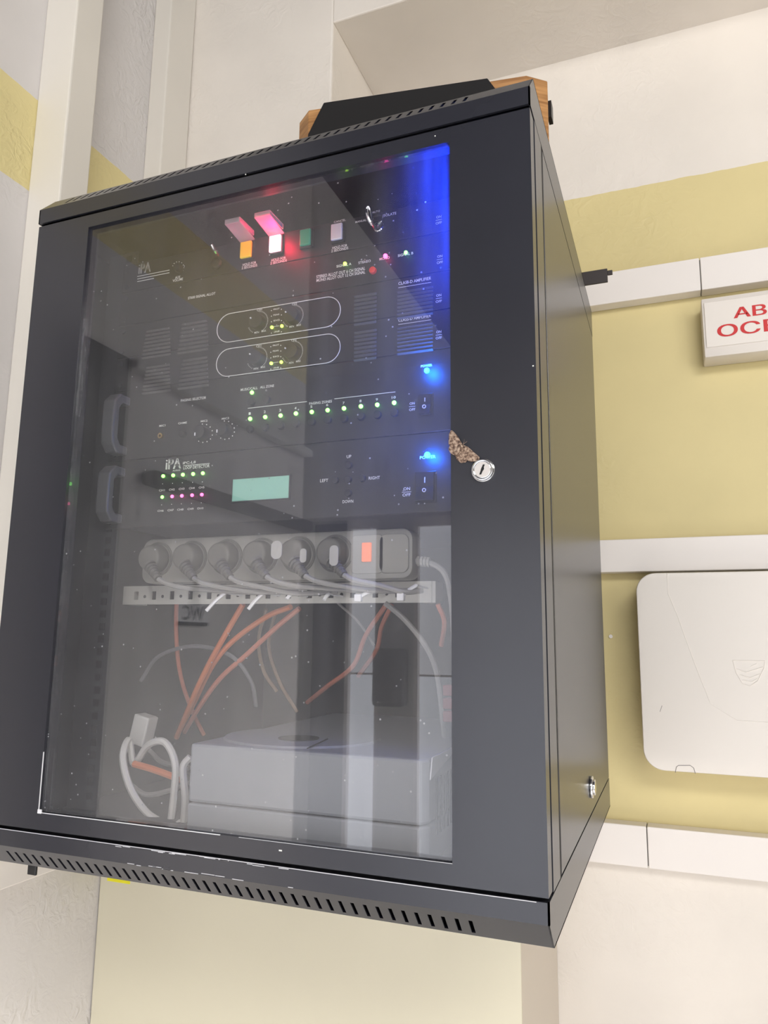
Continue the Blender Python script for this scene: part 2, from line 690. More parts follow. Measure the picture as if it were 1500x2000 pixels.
def cap(zin, zmid, zout, yo, name, sgn):
    """cap tray: vertical lip zin..zmid, slotted chamfer to (yo, zout), flat to the back, side flanges"""
    bm = bmesh.new()
    # lip
    box(bm, 0, WID, -.001, .0015, min(zin, zmid), max(zin, zmid))
    # chamfer with real slots
    nsl = 44
    x0, x1 = .035, .535
    pitch = (x1 - x0) / (nsl - 1)
    sw = .0034 if sgn < 0 else .0036
    ts, te = (.30, .86) if sgn < 0 else (.22, .80)
    xs = [0]
    for i in range(nsl):
        c = x0 + i * pitch
        xs += [c - sw / 2, c + sw / 2]
    xs.append(WID)

    def Q(x, t, off=0):
        return bm.verts.new((x, -.001 + (yo + .001) * t + off * .8, zmid + (zout - zmid) * t - sgn * off * .4))
    for off in (0, TH):
        for (ta, tb, full) in ((0, ts, 1), (te, 1, 1), (ts, te, 0)):
            if full:
                bm.faces.new((Q(0, ta, off), Q(WID, ta, off), Q(WID, tb, off), Q(0, tb, off)))
            else:
                for i in range(0, len(xs), 2):
                    bm.faces.new((Q(xs[i], ta, off), Q(xs[i + 1], ta, off), Q(xs[i + 1], tb, off), Q(xs[i], tb, off)))
    # slot cheeks
    for i in range(1, len(xs) - 1):
        bm.faces.new((Q(xs[i], ts), Q(xs[i], te), Q(xs[i], te, TH), Q(xs[i], ts, TH)))
    # flat plate and flanges
    box(bm, 0, WID, yo, DEP, min(zout, zout - sgn * TH), max(zout, zout - sgn * TH))
    for X in (0, WID - TH):
        prism([(-.001, zin), (-.001, zmid), (yo, zout), (DEP, zout), (DEP, zin)], X, X + TH, bm, 'x')
    box(bm, TH, WID - TH, DEP - TH, DEP, min(zin, zout), max(zin, zout))
    return link(name, bm, m_cab, cab)


HH = .6915
tc_ = cap(HH + .002, .7120, .7365, .021, 'top_cap', 1)
bc_ = cap(-.003, -.0195, -.0425, .020, 'bottom_cap', -1)
# scratches of bare metal on the bottom cap lip
bm = bmesh.new()
for i in range(26):
    x = .16 + .22 * random.random()
    w = .004 + .012 * random.random()
    z = random.choice([-.0045, -.0190]) + random.uniform(-.0008, .0008)
    box(bm, x, x + w, -.0013, -.001, z, z + .0005)
box(bm, .01, .59, -.0014, -.001, -.0036, -.0030)
link('scratch', bm, mat('bare_metal', (190, 190, 195), .5), cab, label='bare metal scratches along the lower lip')

# side panels: front strip, groove, panel
for side, X0, X1 in (('r', WID - .0015, WID), ('l', 0, .0015)):
    bm = bmesh.new()
    box(bm, X0, X1, .022, .060, -.0015, HH + .0005)
    link('side_frame', bm, m_cab, cab)
    xa, xb = (X0 - .012, X0 + .001) if side == 'r' else (X1 - .001, X1 + .012)
    link('side_groove', B(min(xa, xb), max(xa, xb), .060, .069, -.003, HH + .003), m_dark, cab)
    sp = link('side_panel', B(X0 - (.001 if side == 'r' else 0), X1 + (.001 if side == 'l' else 0), .069, DEP - .004, -.0015, HH + .0005), m_cab, cab, bevel=.0008)
    if side == 'r':
        c = atx(1153, 1537, WID)
        bm = bmesh.new()
        disc(0, 0, .0125, -.0035, 0, 20, bm)
        disc(0, 0, .009, -.006, -.0035, 20, bm)
        bmesh.ops.rotate(bm, verts=bm.verts, cent=(0, 0, 0), matrix=Matrix.Rotation(PI / 2, 3, 'Z'))
        bmesh.ops.translate(bm, verts=bm.verts, vec=(WID, c.y, c.z))
        link('side_latch', bm, m_chrome, sp, smooth=True, bevel=.001, label='chrome quarter turn latch')
# interior shell
bm = bmesh.new()
box(bm, .0025, .012, .03, DEP - .004, -.0, HH)
box(bm, WID - .014, WID - .0025, .09, DEP - .004, -.0, HH)
box(bm, .012, WID - .014, DEP - .012, DEP - .004, -.0, HH)
box(bm, .012, WID - .014, .03, DEP - .012, -.012, -.004)
box(bm, .002, WID - .002, .0185, .0225, HH - .006, .711)  # lips added behind the cap gaps to block leaking blue light
box(bm, .002, WID - .002, .0185, .0225, -.018, .004)
box(bm, WID - .0022, WID - .0017, .03, DEP - .004, -.01, HH + .01)
box(bm, .0017, .0022, .03, DEP - .004, -.01, HH + .01)
link('inner_shell', bm, m_cabin, cab)
# mounting rails
for X in (.030, WID - .075):
    bm = bmesh.new()
    box(bm, X, X + .045, .090, .0925, 0, HH)
    box(bm, X if X < .3 else X + .0425, (X + .0025) if X < .3 else X + .045, .0925, .135, 0, HH)
    link('mounting_rail', bm, m_rail, cab)
    bm = bmesh.new()
    for i in range(46):
        z = .012 + i * .0148
        xx = X + .0285 if X < .3 else X + .008
        box(bm, xx, xx + .0085, .0893, .0899, z, z + .0085)
    r_ = link('rail_hole', bm, m_dark, cab)
    r_['kind'] = 'stuff'

# door
door = bpy.data.objects.new('door', None)
GX0, GX1, GZ0, GZ1 = .0786, .5217, .0171, .6741
bm = bmesh.new()
DT = .018
box(bm, 0.0005, GX0, 0, DT, 0, HH - .0015)
box(bm, GX1, WID - .0005, 0, DT, 0, HH - .0015)
box(bm, GX0, GX1, 0, DT, 0, GZ0)
box(bm, GX0, GX1, 0, DT, GZ1, HH - .0015)
bmesh.ops.remove_doubles(bm, verts=bm.verts, dist=1e-6)
door = link('door', bm, m_cab, cab)
link('glass_pane', B(GX0 + .0004, GX1 - .0004, .0035, .0075, GZ0 + .0004, GZ1 - .0004), m_glass, door)
bm = bmesh.new()   # worn bright edge of the glazing rebate
box(bm, GX0 - .0003, GX0 + .0003, -.0003, .0006, GZ0, GZ0 + .06)
box(bm, GX0, GX0 + .22, -.0003, .0006, GZ0 - .0005, GZ0 + .0001)
box(bm, GX0 + .24, GX1, -.0002, .0006, GZ0 - .0003, GZ0)
box(bm, GX0 - .001, GX0 + .004, -.0005, .0006, GZ0 - .001, GZ0 + .003)
link('glazing_edge', bm, mat('worn_edge', (215, 215, 218), .5), door, label='worn bright edge of the glazing opening')
c = aty(944, 919, 0)
bm = bmesh.new()
ring(c.x, c.z, .0076, .0096, -.0045, .001, 36, bm)
ring(c.x, c.z, .0096, .0104, -.0015, .001, 36, bm)
disc(c.x, c.z, .0076, -.0038, .001, 36, bm)
lk = link('door_lock', bm, m_chrome, door, smooth=True, bevel=.0005, label='round chrome key lock')
# barrel face + keyway as sub-geometry of the lock (same level)
bm = disc(c.x, c.z, .0070, -.0044, -.0038, 30)
link('lock_barrel', bm, mat('barrel', (205, 200, 196), .4, .3), door, smooth=True)
bm = bmesh.new()
kp = [(-.0035, -.006), (-.0012, -.0062), (.0006, -.0020), (.0024, .0002), (.0022, .0030), (.0034, .0058), (.0012, .0062), (-.0002, .0030), (-.0014, .0006), (-.0018, -.0014)]
prism([(c.x + a * .72, c.z + b * .72) for a, b in kp], -.0048, -.0043, bm)
link('keyhole', bm, m_dark, door)
# paint chips on the door (tiny)
bm = bmesh.new()
for (px, py, w) in ((1040, 716, .0012), (912, 227, .001), (849, 267, .001), (402, 356, .0009), (479, 342, .001), (545, 1662, .003)):
    q = aty(px, py, 0)
    box(bm, q.x, q.x + w, -.0004, .0003, q.z, q.z + .0011)
link('paint_chip', bm, m_print, door)['kind'] = 'stuff'

# mounting bracket between cabinet and wall, sticking out to the right
bm = bmesh.new()
q0 = aty(1136, 545, .578)
a_, b_ = aty(1150, 533, .578), aty(1178, 545, .578)
z0, z1 = aty(1150, 557, .578).z, aty(1150, 531, .578).z
box(bm, .45, a_.x + .030, .5755, .5795, z0, z1)
box(bm, a_.x + .030, a_.x + .038, .5755, .5795, z0 + .012, z1 - .004)
link('wall_bracket', bm, mat('bracket_brown', (52, 46, 45), .5), cab, bevel=.0008)
# hanging strap under the left rear
a_ = aty(52, 1680, .56)
b_ = aty(70, 1711, .56)
a_, b_ = aty(53, 1700, .06), aty(69, 1711, .06)
link('hanging_strap', B(a_.x, b_.x, .06, .063, b_.z, -.041), m_blackp, cab, bevel=.001)

# ================================================================== SPEAKER ON TOP
TOPZ = .7375
sp0 = empty('wooden_speaker', (.42, .30, TOPZ), 'wooden wall speaker with a black front grille lying on top of the rack cabinet', 'speaker')
ztop = .88
W1, W2, W3 = (atz(x, y, ztop) for x, y in ((603, 215), (1028, 147), (1069, 158)))
u = (W2 - W1).normalized()
v = Vector((-u.y, u.x, 0))
W0 = W1 - u * .02 + v * .02
prof = [W1, W2, W3, W3 + v * .12, W0 + v * .12, W0]
link('speaker_box', prism([(p.x, p.y) for p in prof], TOPZ, ztop, axis='z'), m_wood, sp0, bevel=.0012)
G1, G2 = atz(632, 200, ztop), atz(952, 152, ztop)


def onplane(x, y):
    d = ray(x, y)
    n = (G2 - G1).cross(Vector((0, 0, 1)))
    return CAM + d * ((G1 - CAM).dot(n) / d.dot(n))


G3, G4 = onplane(968, 173), onplane(601, 262)
outl = [G4, G1, G2, G3, Vector((G3.x + (G3.x - G2.x), G3.y + (G3.y - G2.y), TOPZ)), Vector((G4.x, G4.y, TOPZ))]
bm = bmesh.new()
f_ = [bm.verts.new(p) for p in outl]
b_ = [bm.verts.new(p + v * .0085) for p in outl]
bm.faces.new(f_)
bm.faces.new(b_[::-1])
for i in range(6):
    bm.faces.new((f_[i], b_[i], b_[(i + 1) % 6], f_[(i + 1) % 6]))
link('front_grille', bm, mat('grille_cloth', (14, 12, 13), .85, bump=(2500, .2, .0003)), sp0, bevel=.0012)
q = W3 + v * .02
link('wall_clip', B(q.x - .001, q.x + .004, q.y, q.y + .015, ztop - .035, ztop - .012), m_blackp, sp0)

# ================================================================== RACK DEVICES
PYP = .085       # plane of the front panels
EX0, EX1 = .0587, .5413
Z = [aty(862, y, PYP).z for y in (389, 453.5, 529.6, 604.5, 681, 842.5, 1000)]


def zline(i):
    return Z[i]


def device(name, i, label, cat='rack unit', group=None, depth=.30):
    z1, z0 = Z[i], Z[i + 1]
    e = empty(name, (.3, PYP, z0), label, cat, group)
    link('front_panel', B(EX0, EX1, PYP, PYP + .004, z0 + .0004, z1 - .0004), m_panel, e, bevel=.0006)
    link('chassis', B(.08, .52, PYP + .004, PYP + depth, z0 + .002, z1 - .002), m_cabin, e)
    for X in (EX0 + .008, EX1 - .008):
        for zz in (z0 + .008, z1 - .008):
            link('rack_screw', disc(X, zz, .0032, PYP - .002, PYP, 10), m_rail, e)
    return e


class Print:
    """collects the silk-screened lettering of one device"""

    def __init__(s, parent):
        s.bm = bmesh.new()
        s.p = parent
        s.Y = PYP - .0003

    def t(s, txt, x0, y0, x1, h=6, y1=None, bold=.01):
        a = aty(x0, y0, s.Y)
        b = aty(x1, y0, s.Y)
        zt = aty(x0, y0 - h, s.Y).z
        text_into(s.bm, txt, a.x, b.x, a.z, zt, s.Y, bold)

    def line(s, x0, y0, x1, w=.0006):
        a = aty(x0, y0, s.Y)
        b = aty(x1, y0, s.Y)
        box(s.bm, a.x, b.x, s.Y, s.Y + .0002, a.z - w / 2, a.z + w / 2)

    def dot(s, x, y, r=.0008):
        a = aty(x, y, s.Y)
        disc(a.x, a.z, r, s.Y, s.Y + .0002, 8, s.bm)

    def ticks(s, x, y, r, a0, a1, n, ln=.0016, w=.00045):
        c = aty(x, y, s.Y)
        for i in range(n):
            a = math.radians(a0 + (a1 - a0) * i / (n - 1))
            d = Vector((math.cos(a), 0, math.sin(a)))
            q = Vector((-d.z, 0, d.x)) * w / 2
            p0 = c + d * r
            p1 = c + d * (r + ln)
            s.bm.faces.new([s.bm.verts.new(v) for v in (p0 - q, p0 + q, p1 + q, p1 - q)])

    def done(s):
        o = link('lettering', s.bm, m_print, s.p, label='white printed lettering')
        o['kind'] = 'stuff'
        return o


def led(parent, x, y, m, r=.0021, glow=None, power=.002):
    c = aty(x, y, PYP - .002)
    bm = bmesh.new()
    bmesh.ops.create_uvsphere(bm, u_segments=12, v_segments=8, radius=r)
    bmesh.ops.translate(bm, verts=bm.verts, vec=(c.x, PYP - .0008, c.z))
    o = link('indicator_light', bm, m, parent, smooth=True)
    if glow:
        l = bpy.data.lights.new('indicator_glow', 'POINT')
        l.energy = power
        l.color = glow
        l.shadow_soft_size = .002 if power < .05 else .006
        lo = bpy.data.objects.new('indicator_glow', l)
        COL.objects.link(lo)
        lo.location = (c.x + (.003 if power > .05 else 0), PYP - (.009 if power < .05 else .014), c.z)
    return o


def knob(parent, x, y, r, h=.012, name='knob'):
    c = aty(x, y, PYP - .004)
    bm = disc(c.x, c.z, r, PYP - h, PYP, 28, r1=r * .88)
    return link(name, bm, m_knob, parent, smooth=True, bevel=.0008)


def push(parent, x, y, r=.0038, m=None, h=.004):
    c = aty(x, y, PYP - .002)
    bm = disc(c.x, c.z, r, PYP - h, PYP, 18, r1=r * .9)
    o = link('push_button', bm, m or m_knob, parent, smooth=True, bevel=.0005)
    return o


def onoff(P, x, y):
    P.t('ON', x - 5, y - 5, x + 5, 5)
    P.line(x - 6, y - 1.5, x + 6, .0004)
    P.t('OFF', x - 6, y + 7, x + 6, 5)


GREEN, LIME, PINK, RED, BLUE = (.25, 1, .15), (.6, 1, .1), (1, .1, .5), (1, .03, .12), (.0, .12, 1)

def directed_led(x, z, y, power, color, cone):
    """a lit lamp that shines out of the panel toward the glass"""
    l = bpy.data.lights.new('button_glow', 'SPOT')
    l.energy = power
    l.color = color
    l.spot_size = math.radians(cone)
    l.spot_blend = .9
    l.shadow_soft_size = .004
    o = bpy.data.objects.new('button_glow', l)
    COL.objects.link(o)
    o.location = (x, y, z)
    o.rotation_euler = (-PI / 2, 0, 0)


# --- unit A
dA = device('evacuation_controller', 0, 'black rack unit with square yellow, red, green and white push buttons, topmost', 'controller')
P_ = Print(dA)
P_.t('iPA', 270, 535, 293, 19, bold=.0)
P_.t('iPA', 270.8, 535.2, 293.8, 19, bold=.0)
for k, (xe, yy) in enumerate(((330, 540), (330, 545), (300, 550))):
    P_.line(268, yy, xe, .0009)
P_.t('AUX', 342, 545, 352, 5)
P_.t('VOLUME', 337, 551, 357, 5)
for k in range(9):
    a = math.radians(-60 + k * 28)
    P_.dot(348 + 11 * math.cos(a), 522 - 11 * math.sin(a), .0006)
P_.t('HOLD FOR', 474, 520, 500, 5)
P_.t('2 SECONDS', 472, 526, 502, 5)
P_.t('HOLD FOR', 530, 511, 558, 5)
P_.t('2 SECONDS', 528, 517, 560, 5)
P_.t('HOLD FOR', 649, 487, 678, 5)
P_.t('2 SECONDS', 647, 493, 680, 5)
P_.t('CANCEL', 652, 436, 675, 4)
P_.t('AUTO', 727, 417, 742, 4)
P_.t('MANUAL', 694, 436, 716, 4)
P_.t('ISOLATE', 748, 424, 774, 5)
P_.dot(733, 421)
P_.dot(745, 424)
onoff(P_, 857, 432)
P_.done()
knob(dA, 348, 523, .0058, .008)


def square_btn(parent, x0, y0, x1, y1, m, cover=False, label=None, frame=True):
    Yb = PYP - .007
    a = aty(x0, y0, Yb)
    b = aty(x1, y1, Yb)
    if frame:
        link('button_frame', B(a.x - .0015, b.x + .0015, Yb + .0035, PYP, b.z - .0015, a.z + .0015), m_blackp, parent, bevel=.0006)
    o = link('square_button', B(a.x, b.x, Yb, Yb + .0035, b.z, a.z), m, parent, bevel=.0012, label=label)
    if cover:
        bm = bmesh.new()
        L = .030
        # flipped-up clear cap hinged above the button, seen from below
        zt = a.z + .002
        w0, w1 = a.x - .0025, b.x + .0025
        q = [(w0, Yb + .004, zt), (w1, Yb + .004, zt), (w1, Yb - L, zt + .005), (w0, Yb - L, zt + .005)]
        th = .0012
        vs0 = [bm.verts.new(v) for v in q]
        vs1 = [bm.verts.new((v[0], v[1], v[2] + th)) for v in q]
        bm.faces.new(vs0)
        bm.faces.new(vs1[::-1])
        for i in range(4):
            bm.faces.new((vs0[i], vs1[i], vs1[(i + 1) % 4], vs0[(i + 1) % 4]))
        # rim of the cap
        for (xa, xb, ya, yb) in ((w0, w0 + .0012, Yb - L, Yb + .002), (w1 - .0012, w1, Yb - L, Yb + .002), (w0, w1, Yb - L, Yb - L + .0012)):
            box(bm, xa, xb, ya, yb, zt + .0045, zt + .0105)
        link('button_cover', bm, m_clear, parent, label='clear flip-up button cover')
    return o


square_btn(dA, 469, 473, 489, 500, m_ybtn, True, 'yellow square push button')
square_btn(dA, 525.5, 461, 546.5, 488, m_rbtn, True, 'lit red square push button')
square_btn(dA, 585, 449, 605, 476, m_gbtn, False, 'green square push button')
square_btn(dA, 646, 438, 667, 465, m_wbtn, False, 'white square push button')
l = bpy.data.lights.new('button_glow', 'POINT')
l.energy = .16
l.color = (1, 0, .05)
l.shadow_soft_size = .006
lo = bpy.data.objects.new('button_glow', l)
COL.objects.link(lo)
c = aty(536, 474, PYP - .012)
lo.location = (c.x + .001, PYP - .022, c.z + .009)
# key switch with a bent key bow
c = aty(738, 436, PYP)
bm = disc(c.x, c.z, .0085, PYP - .008, PYP, 24)
ksw = link('key_switch', bm, m_chrome, dA, smooth=True, bevel=.001)
ky = top(link('switch_key', tube([aty(737, 436, .075), aty(731, 442, .055), aty(722, 432, .05), aty(717, 418, .048), aty(716, 408, .048), aty(720, 404, .048), aty(724, 414, .05), aty(728, 434, .05), aty(735, 450, .05), aty(744, 448, .05), aty(748, 438, .052)], .0016, 8), m_chrome, smooth=True), 'small bent chrome key hanging from the topmost rack unit', 'key')
# small chrome toggle
c = aty(418, 487, PYP - .008)
bm = tube([(c.x, PYP, c.z - .004), (c.x, PYP - .008, c.z), (c.x, PYP - .014, c.z + .004)], .0022, 8)
link('toggle_switch', bm, m_chrome, dA, smooth=True)
knob(dA, 420, 513, .0075, .004, 'key_ring_plate')

# --- unit B
dB = device('signal_allotter', 1, 'plain black rack unit with one pink and two green lights and a round red button', 'controller')
P_ = Print(dB)
P_.t('ST600 SIGNAL ALLOT', 367, 585, 420, 5)
P_.t('SIGNAL A', 657, 523, 686, 5)
P_.t('STEREO', 700, 516, 724, 5)
P_.t('MONO', 741, 509, 761, 5)
P_.t('SIGNAL B', 777, 502, 807, 5)
P_.t('STEREO ALLOT OUT 6 CH SIGNAL', 618, 544, 713, 6)
P_.t('MONO ALLOT OUT 12 CH SIGNAL', 618, 551, 713, 6)
onoff(P_, 859, 509)
P_.done()
led(dB, 673, 514, m_lgy, glow=GREEN, power=.0012)
led(dB, 712, 507, m_loff, r=.0014)
led(dB, 752, 499, m_lp, r=.0026, glow=RED, power=.0045)
led(dB, 792, 492, m_lg, glow=GREEN, power=.001)
push(dB, 728, 528, .0042, m_redbtn)

# --- amplifiers


def amp(i, dx, dy, label):
    d = device('amplifier', i, label, 'amplifier')
    P_ = Print(d)
    zt, zb = aty(545, 596 + dy, P_.Y).z, aty(545, 653 + dy * .97, P_.Y).z
    xl, xr = aty(424 - dx, 642 + dy, P_.Y).x, aty(665 - dx * .3, 604 + dy, P_.Y).x
    r = (zt - zb) / 2
    zc = (zt + zb) / 2
    pts = []
    for k in range(17):
        a = PI / 2 + PI * k / 16
        pts.append((xl + r + r * math.cos(a), P_.Y, zc + r * math.sin(a)))
    for k in range(17):
        a = -PI / 2 + PI * k / 16
        pts.append((xr - r + r * math.cos(a), P_.Y, zc + r * math.sin(a)))
    link('outline_ring', tube(pts, .00045, 6, None, 1, True), m_print, d)
    kx = ((503.6 - dx, 629 + dy), (572 - dx * .6, 617.5 + dy))
    for j, (x, y) in enumerate(kx):
        knob(d, x, y, .0100, .010)
        P_.ticks(x, y, .0125, -60, 85, 20, .0013, .0005)
        P_.ticks(x, y, .0125, 205, 240, 5, .0015)
        P_.t('MIN', x - 7, y + 23, x + 2, 4)
        P_.t('MAX', x + 7, y + 20, x + 16, 4)
        P_.t('CH%d' % (j + 1), x - 2, y - 21, x + 8, 4)
        c = aty(x - 14, y - 8, PYP - .0105)
        link('knob_pointer', disc(c.x, c.z, .0009, PYP - .0112, PYP - .0095, 8), m_print, d)
    for k, s in enumerate(('PROT', 'PEAK', 'SIG', '', '-20dB')):
        yy = 605 + dy + k * 11
        if s:
            P_.t(s, 534 - dx * .8, yy + 1, 546 - dx * .8, 3)
        else:
            P_.line(534 - dx * .8, yy, 545 - dx * .8, .0004)
        for xx, m in ((530 - dx * .8, 0), (549.5 - dx * .8, 1)):
            y2 = yy + (1.5 if m == 0 else -1)
            if k == 3:
                led(d, xx, y2 - 1, m_lgy, .0019, LIME, .0008)
            else:
                P_.dot(xx, y2, .0006)
    P_.t('CLASS-D AMPLIFIER', 778 + 0, 557 + dy * 1.02, 842, 6)
    P_.line(778, 562 + dy * 1.02, 842, .0005)
    onoff(P_, 857, 585 + dy * 1.01)
    P_.done()
    for (x0, x1, y0, y1, sk) in ((287, 328, 648, 692, 3), (357, 402, 634, 682, 3), (693, 735, 580, 628, 0), (777, 846, 572, 612, 0)):
        bm = bmesh.new()
        a, b = aty(x0, y0 + dy, PYP), aty(x1, y1 + dy, PYP)
        n = 8
        for k in range(n):
            z = a.z + (b.z - a.z) * k / (n - 1)
            e_ = .0006 * k * sk / 3
            prism([(PYP - .0026, z), (PYP, z + .0012), (PYP, z - .0016)], a.x - e_, b.x + e_, bm, 'x')
        link('louvre', bm, mat('louvre_grey', (92, 90, 88), .4), d)['kind'] = 'stuff'
    return d


amps = [amp(2, 0, 0, 'black class-D amplifier with an outlined pair of knobs, upper of the two'),
        amp(3, 1.5, 70.5, 'black class-D amplifier with an outlined pair of knobs, lower of the two')]

# --- paging selector
dP = device('paging_selector', 4, 'black rack unit with a row of ten green lights over ten buttons', 'controller')
P_ = Print(dP)
P_.t('PAGING SELECTOR', 353, 785, 402, 5)
P_.t('MUSIC/CALL', 470, 764, 503, 5)
P_.t('ALL ZONE', 508, 759, 535, 5)
gx = (487.5, 517, 547, 577, 608, 639, 671, 704, 736, 769)
gy_ = (817.5, 814, 811, 807, 804, 800.5, 797, 793, 790, 786)
for k in range(10):
    led(dP, gx[k], gy_[k], m_lg, .0024, GREEN, .0009)
    push(dP, gx[k] + 1, gy_[k] + 20, .0046)
    P_.t(str(k + 1), gx[k] - (2 if k < 9 else 4), gy_[k] - 7, gx[k] + (2 if k < 9 else 4), 5)
P_.line(484, 797.5, 599, .0006)
P_.t('PAGING ZONES', 604, 791, 648, 5)
P_.line(653, 779, 772, .0006)
led(dP, 491, 766, m_lg, .0024, GREEN, .0009)
led(dP, 519, 762, m_loff, .0013)
push(dP, 491, 785, .0046)
push(dP, 521, 780, .0046)
P_.t('MIC1', 311, 834, 323, 4)
P_.t('CHIME', 348, 829, 365, 4)
P_.t('MIC2', 392, 825, 405, 4)
P_.t('MIC3', 433, 820, 447, 4)
for (x, y) in ((394, 846), (437, 840)):
    knob(dP, x, y, .0090, .011)
    for k in range(9):
        a = math.radians(-120 + k * 27)
        P_.dot(x + 3 + 18 * math.cos(a), y - 18 * math.sin(a), .0007)
    c = aty(x - 13, y + 2, PYP - .011)
    link('knob_pointer', B(c.x - .0006, c.x + .0006, PYP - .0118, PYP - .0100, c.z - .0018, c.z + .0018), m_print, dP)
push(dP, 356, 847, .0045)
c = aty(315, 852, PYP)
link('jack_socket', ring(c.x, c.z, .0016, .0034, PYP - .003, PYP), m_brass, dP, smooth=True)
onoff(P_, 805, 796)
P_.t('POWER', 822, 718, 844, 5)


def rocker(d, x, y, w, h):
    a, b = aty(x - w / 2, y - h / 2, PYP), aty(x + w / 2, y + h / 2, PYP)
    link('switch_frame', B(a.x - .002, b.x + .002, PYP - .0012, PYP, b.z - .002, a.z + .002), m_blackp, d, bevel=.0005)
    zm = (a.z + b.z) / 2
    bm = prism([(PYP - .0012, b.z), (PYP - .0075, b.z), (PYP - .004, zm), (PYP - .0035, a.z), (PYP - .0012, a.z)], a.x, b.x, None, 'x')
    o = link('rocker_switch', bm, m_blackp, d)
    bm = bmesh.new()
    cx = (a.x + b.x) / 2
    hh = a.z - b.z
    box(bm, cx - .0004, cx + .0004, PYP - .0042, PYP - .0036, zm + hh * .14, zm + hh * .34)
    ring(cx, zm - hh * .14, .0013, .0021, PYP - .0068, PYP - .0056, 16, bm)
    link('switch_symbol', bm, m_print, o if False else d)


rocker(dP, 832, 792, 22, 36)
P_.done()
led(dP, 833, 723, m_lb, .0030, BLUE, .36)

# --- loop detector
dL = device('loop_detector', 5, 'black rack unit with a pale green display and two rows of green and pink lights', 'controller')
P_ = Print(dL)
P_.t('iPA', 323, 917, 352, 20, bold=.0)
P_.t('iPA', 324.2, 917.2, 353.2, 20, bold=.0)
P_.t('AUDIO', 337, 921, 352, 3)
P_.t('iPC-L8', 357, 907, 382, 5)
P_.line(358, 909.5, 409, .0006)
P_.t('LOOP DETECTOR', 358, 917, 409, 6)
xs1 = (317.5, 337, 356, 376, 395)
for k in range(5):
    led(dL, xs1[k], 929.5 - k * 1.4, m_lg, .0022, GREEN, .0008)
    P_.t('CH%d' % (k + 1), xs1[k] - 7, 960 - k * 1.4, xs1[k] + 4, 4)
    led(dL, xs1[k] - 2, 970.5 - k * 1.2, m_lg if k == 0 else m_lp, .0020, GREEN if k == 0 else PINK, .0008)
    P_.t('CH%d' % (k + 6), xs1[k] - 10, 1000 - k * 1.2, xs1[k] + 2, 4)
    P_.dot(xs1[k], 945 - k, .0005)
    P_.dot(xs1[k] - 2, 986 - k, .0005)
a, b = aty(456, 937, PYP), aty(565, 973, PYP)
link('display', B(a.x, b.x, PYP - .001, PYP, b.z, a.z), m_disp, dL, label='pale green display')
bm = bmesh.new()
for (x0, x1, z0, z1) in ((a.x - .0015, b.x + .0015, a.z, a.z + .0015), (a.x - .0015, b.x + .0015, b.z - .0015, b.z), (a.x - .0015, a.x, b.z, a.z), (b.x, b.x + .0015, b.z, a.z)):
    box(bm, x0, x1, PYP - .002, PYP, z0, z1)
link('display_bezel', bm, m_blackp, dL)
P_.t('UP', 677, 895, 686, 6)
P_.t('LEFT', 625, 942, 641, 6)
P_.t('RIGHT', 720, 937, 742, 6)
P_.t('DOWN', 669, 983, 690, 6)
for (x, y) in ((681, 909), (655, 938), (680, 937), (707, 934), (680, 963)):
    push(dL, x, y, .0040)
P_.t('ON', 788, 958, 801, 6)
P_.line(785, 961.5, 803, .0005)
P_.t('OFF', 786, 970, 802, 6)
P_.t('POWER', 820, 897, 851, 6)
rocker(dL, 832, 952, 34, 52)
P_.done()
led(dL, 834, 888, m_lb, .0032, BLUE, .36)

# rack handles on the two taller units
for d, i in ((dP, 4), (dL, 5)):
    z1, z0 = Z[i] - .010, Z[i + 1] + .006
    for X in (.078, .522):
        pts = [(X, PYP, z1), (X, PYP - .018, z1), (X, PYP - .027, z1 - .010), (X, PYP - .028, z1 - .022), (X, PYP - .028, z0 + .022), (X, PYP - .027, z0 + .010), (X, PYP - .018, z0), (X, PYP, z0)]
        inn = [(PYP, z0 + .011), (PYP - .013, z0 + .011), (PYP - .018, z0 + .018), (PYP - .018, z1 - .018), (PYP - .013, z1 - .011), (PYP, z1 - .011)]
        outp = [(p[1], p[2]) for p in pts]
        xh = X - .010 if X < .3 else X - .008
        link('rack_handle', prism(outp + inn, xh, xh + .018, None, 'x'), mat('handle_grey', (84, 84, 86), .35), d, bevel=.002)

# lit blue power buttons at the right end of the four upper units (behind the door stile)
for d, i in ((dA, 0), (dB, 1), (amps[0], 2), (amps[1], 3)):
    zc = (Z[i] + Z[i + 1]) / 2
    link('power_button', disc(.528, zc, .007, PYP - .010, PYP, 24), m_blackp, d, smooth=True)
    link('button_halo', ring(.528, zc, .0052, .0066, PYP - .0115, PYP - .0098, 24), m_lb, d)
    directed_led(.531, zc + .012, PYP - .030, (6.5, 4.5, 3.0, 2.2)[i], (0, .04, 1), 130)

# ================================================================== PERFORATED BAR, POWER STRIP, PLUGS
BY = .150
b0, b1 = aty(245, 1146, BY), aty(843, 1136, BY)
zt, zb = (b0.z + b1.z) / 2, aty(600, 1180, BY).z
zt, zb = .261, .2375
pb = empty('perforated_bar', (.25, BY, zb), 'white perforated steel bar across the rack under the socket strip', 'bar')
bm = bmesh.new()
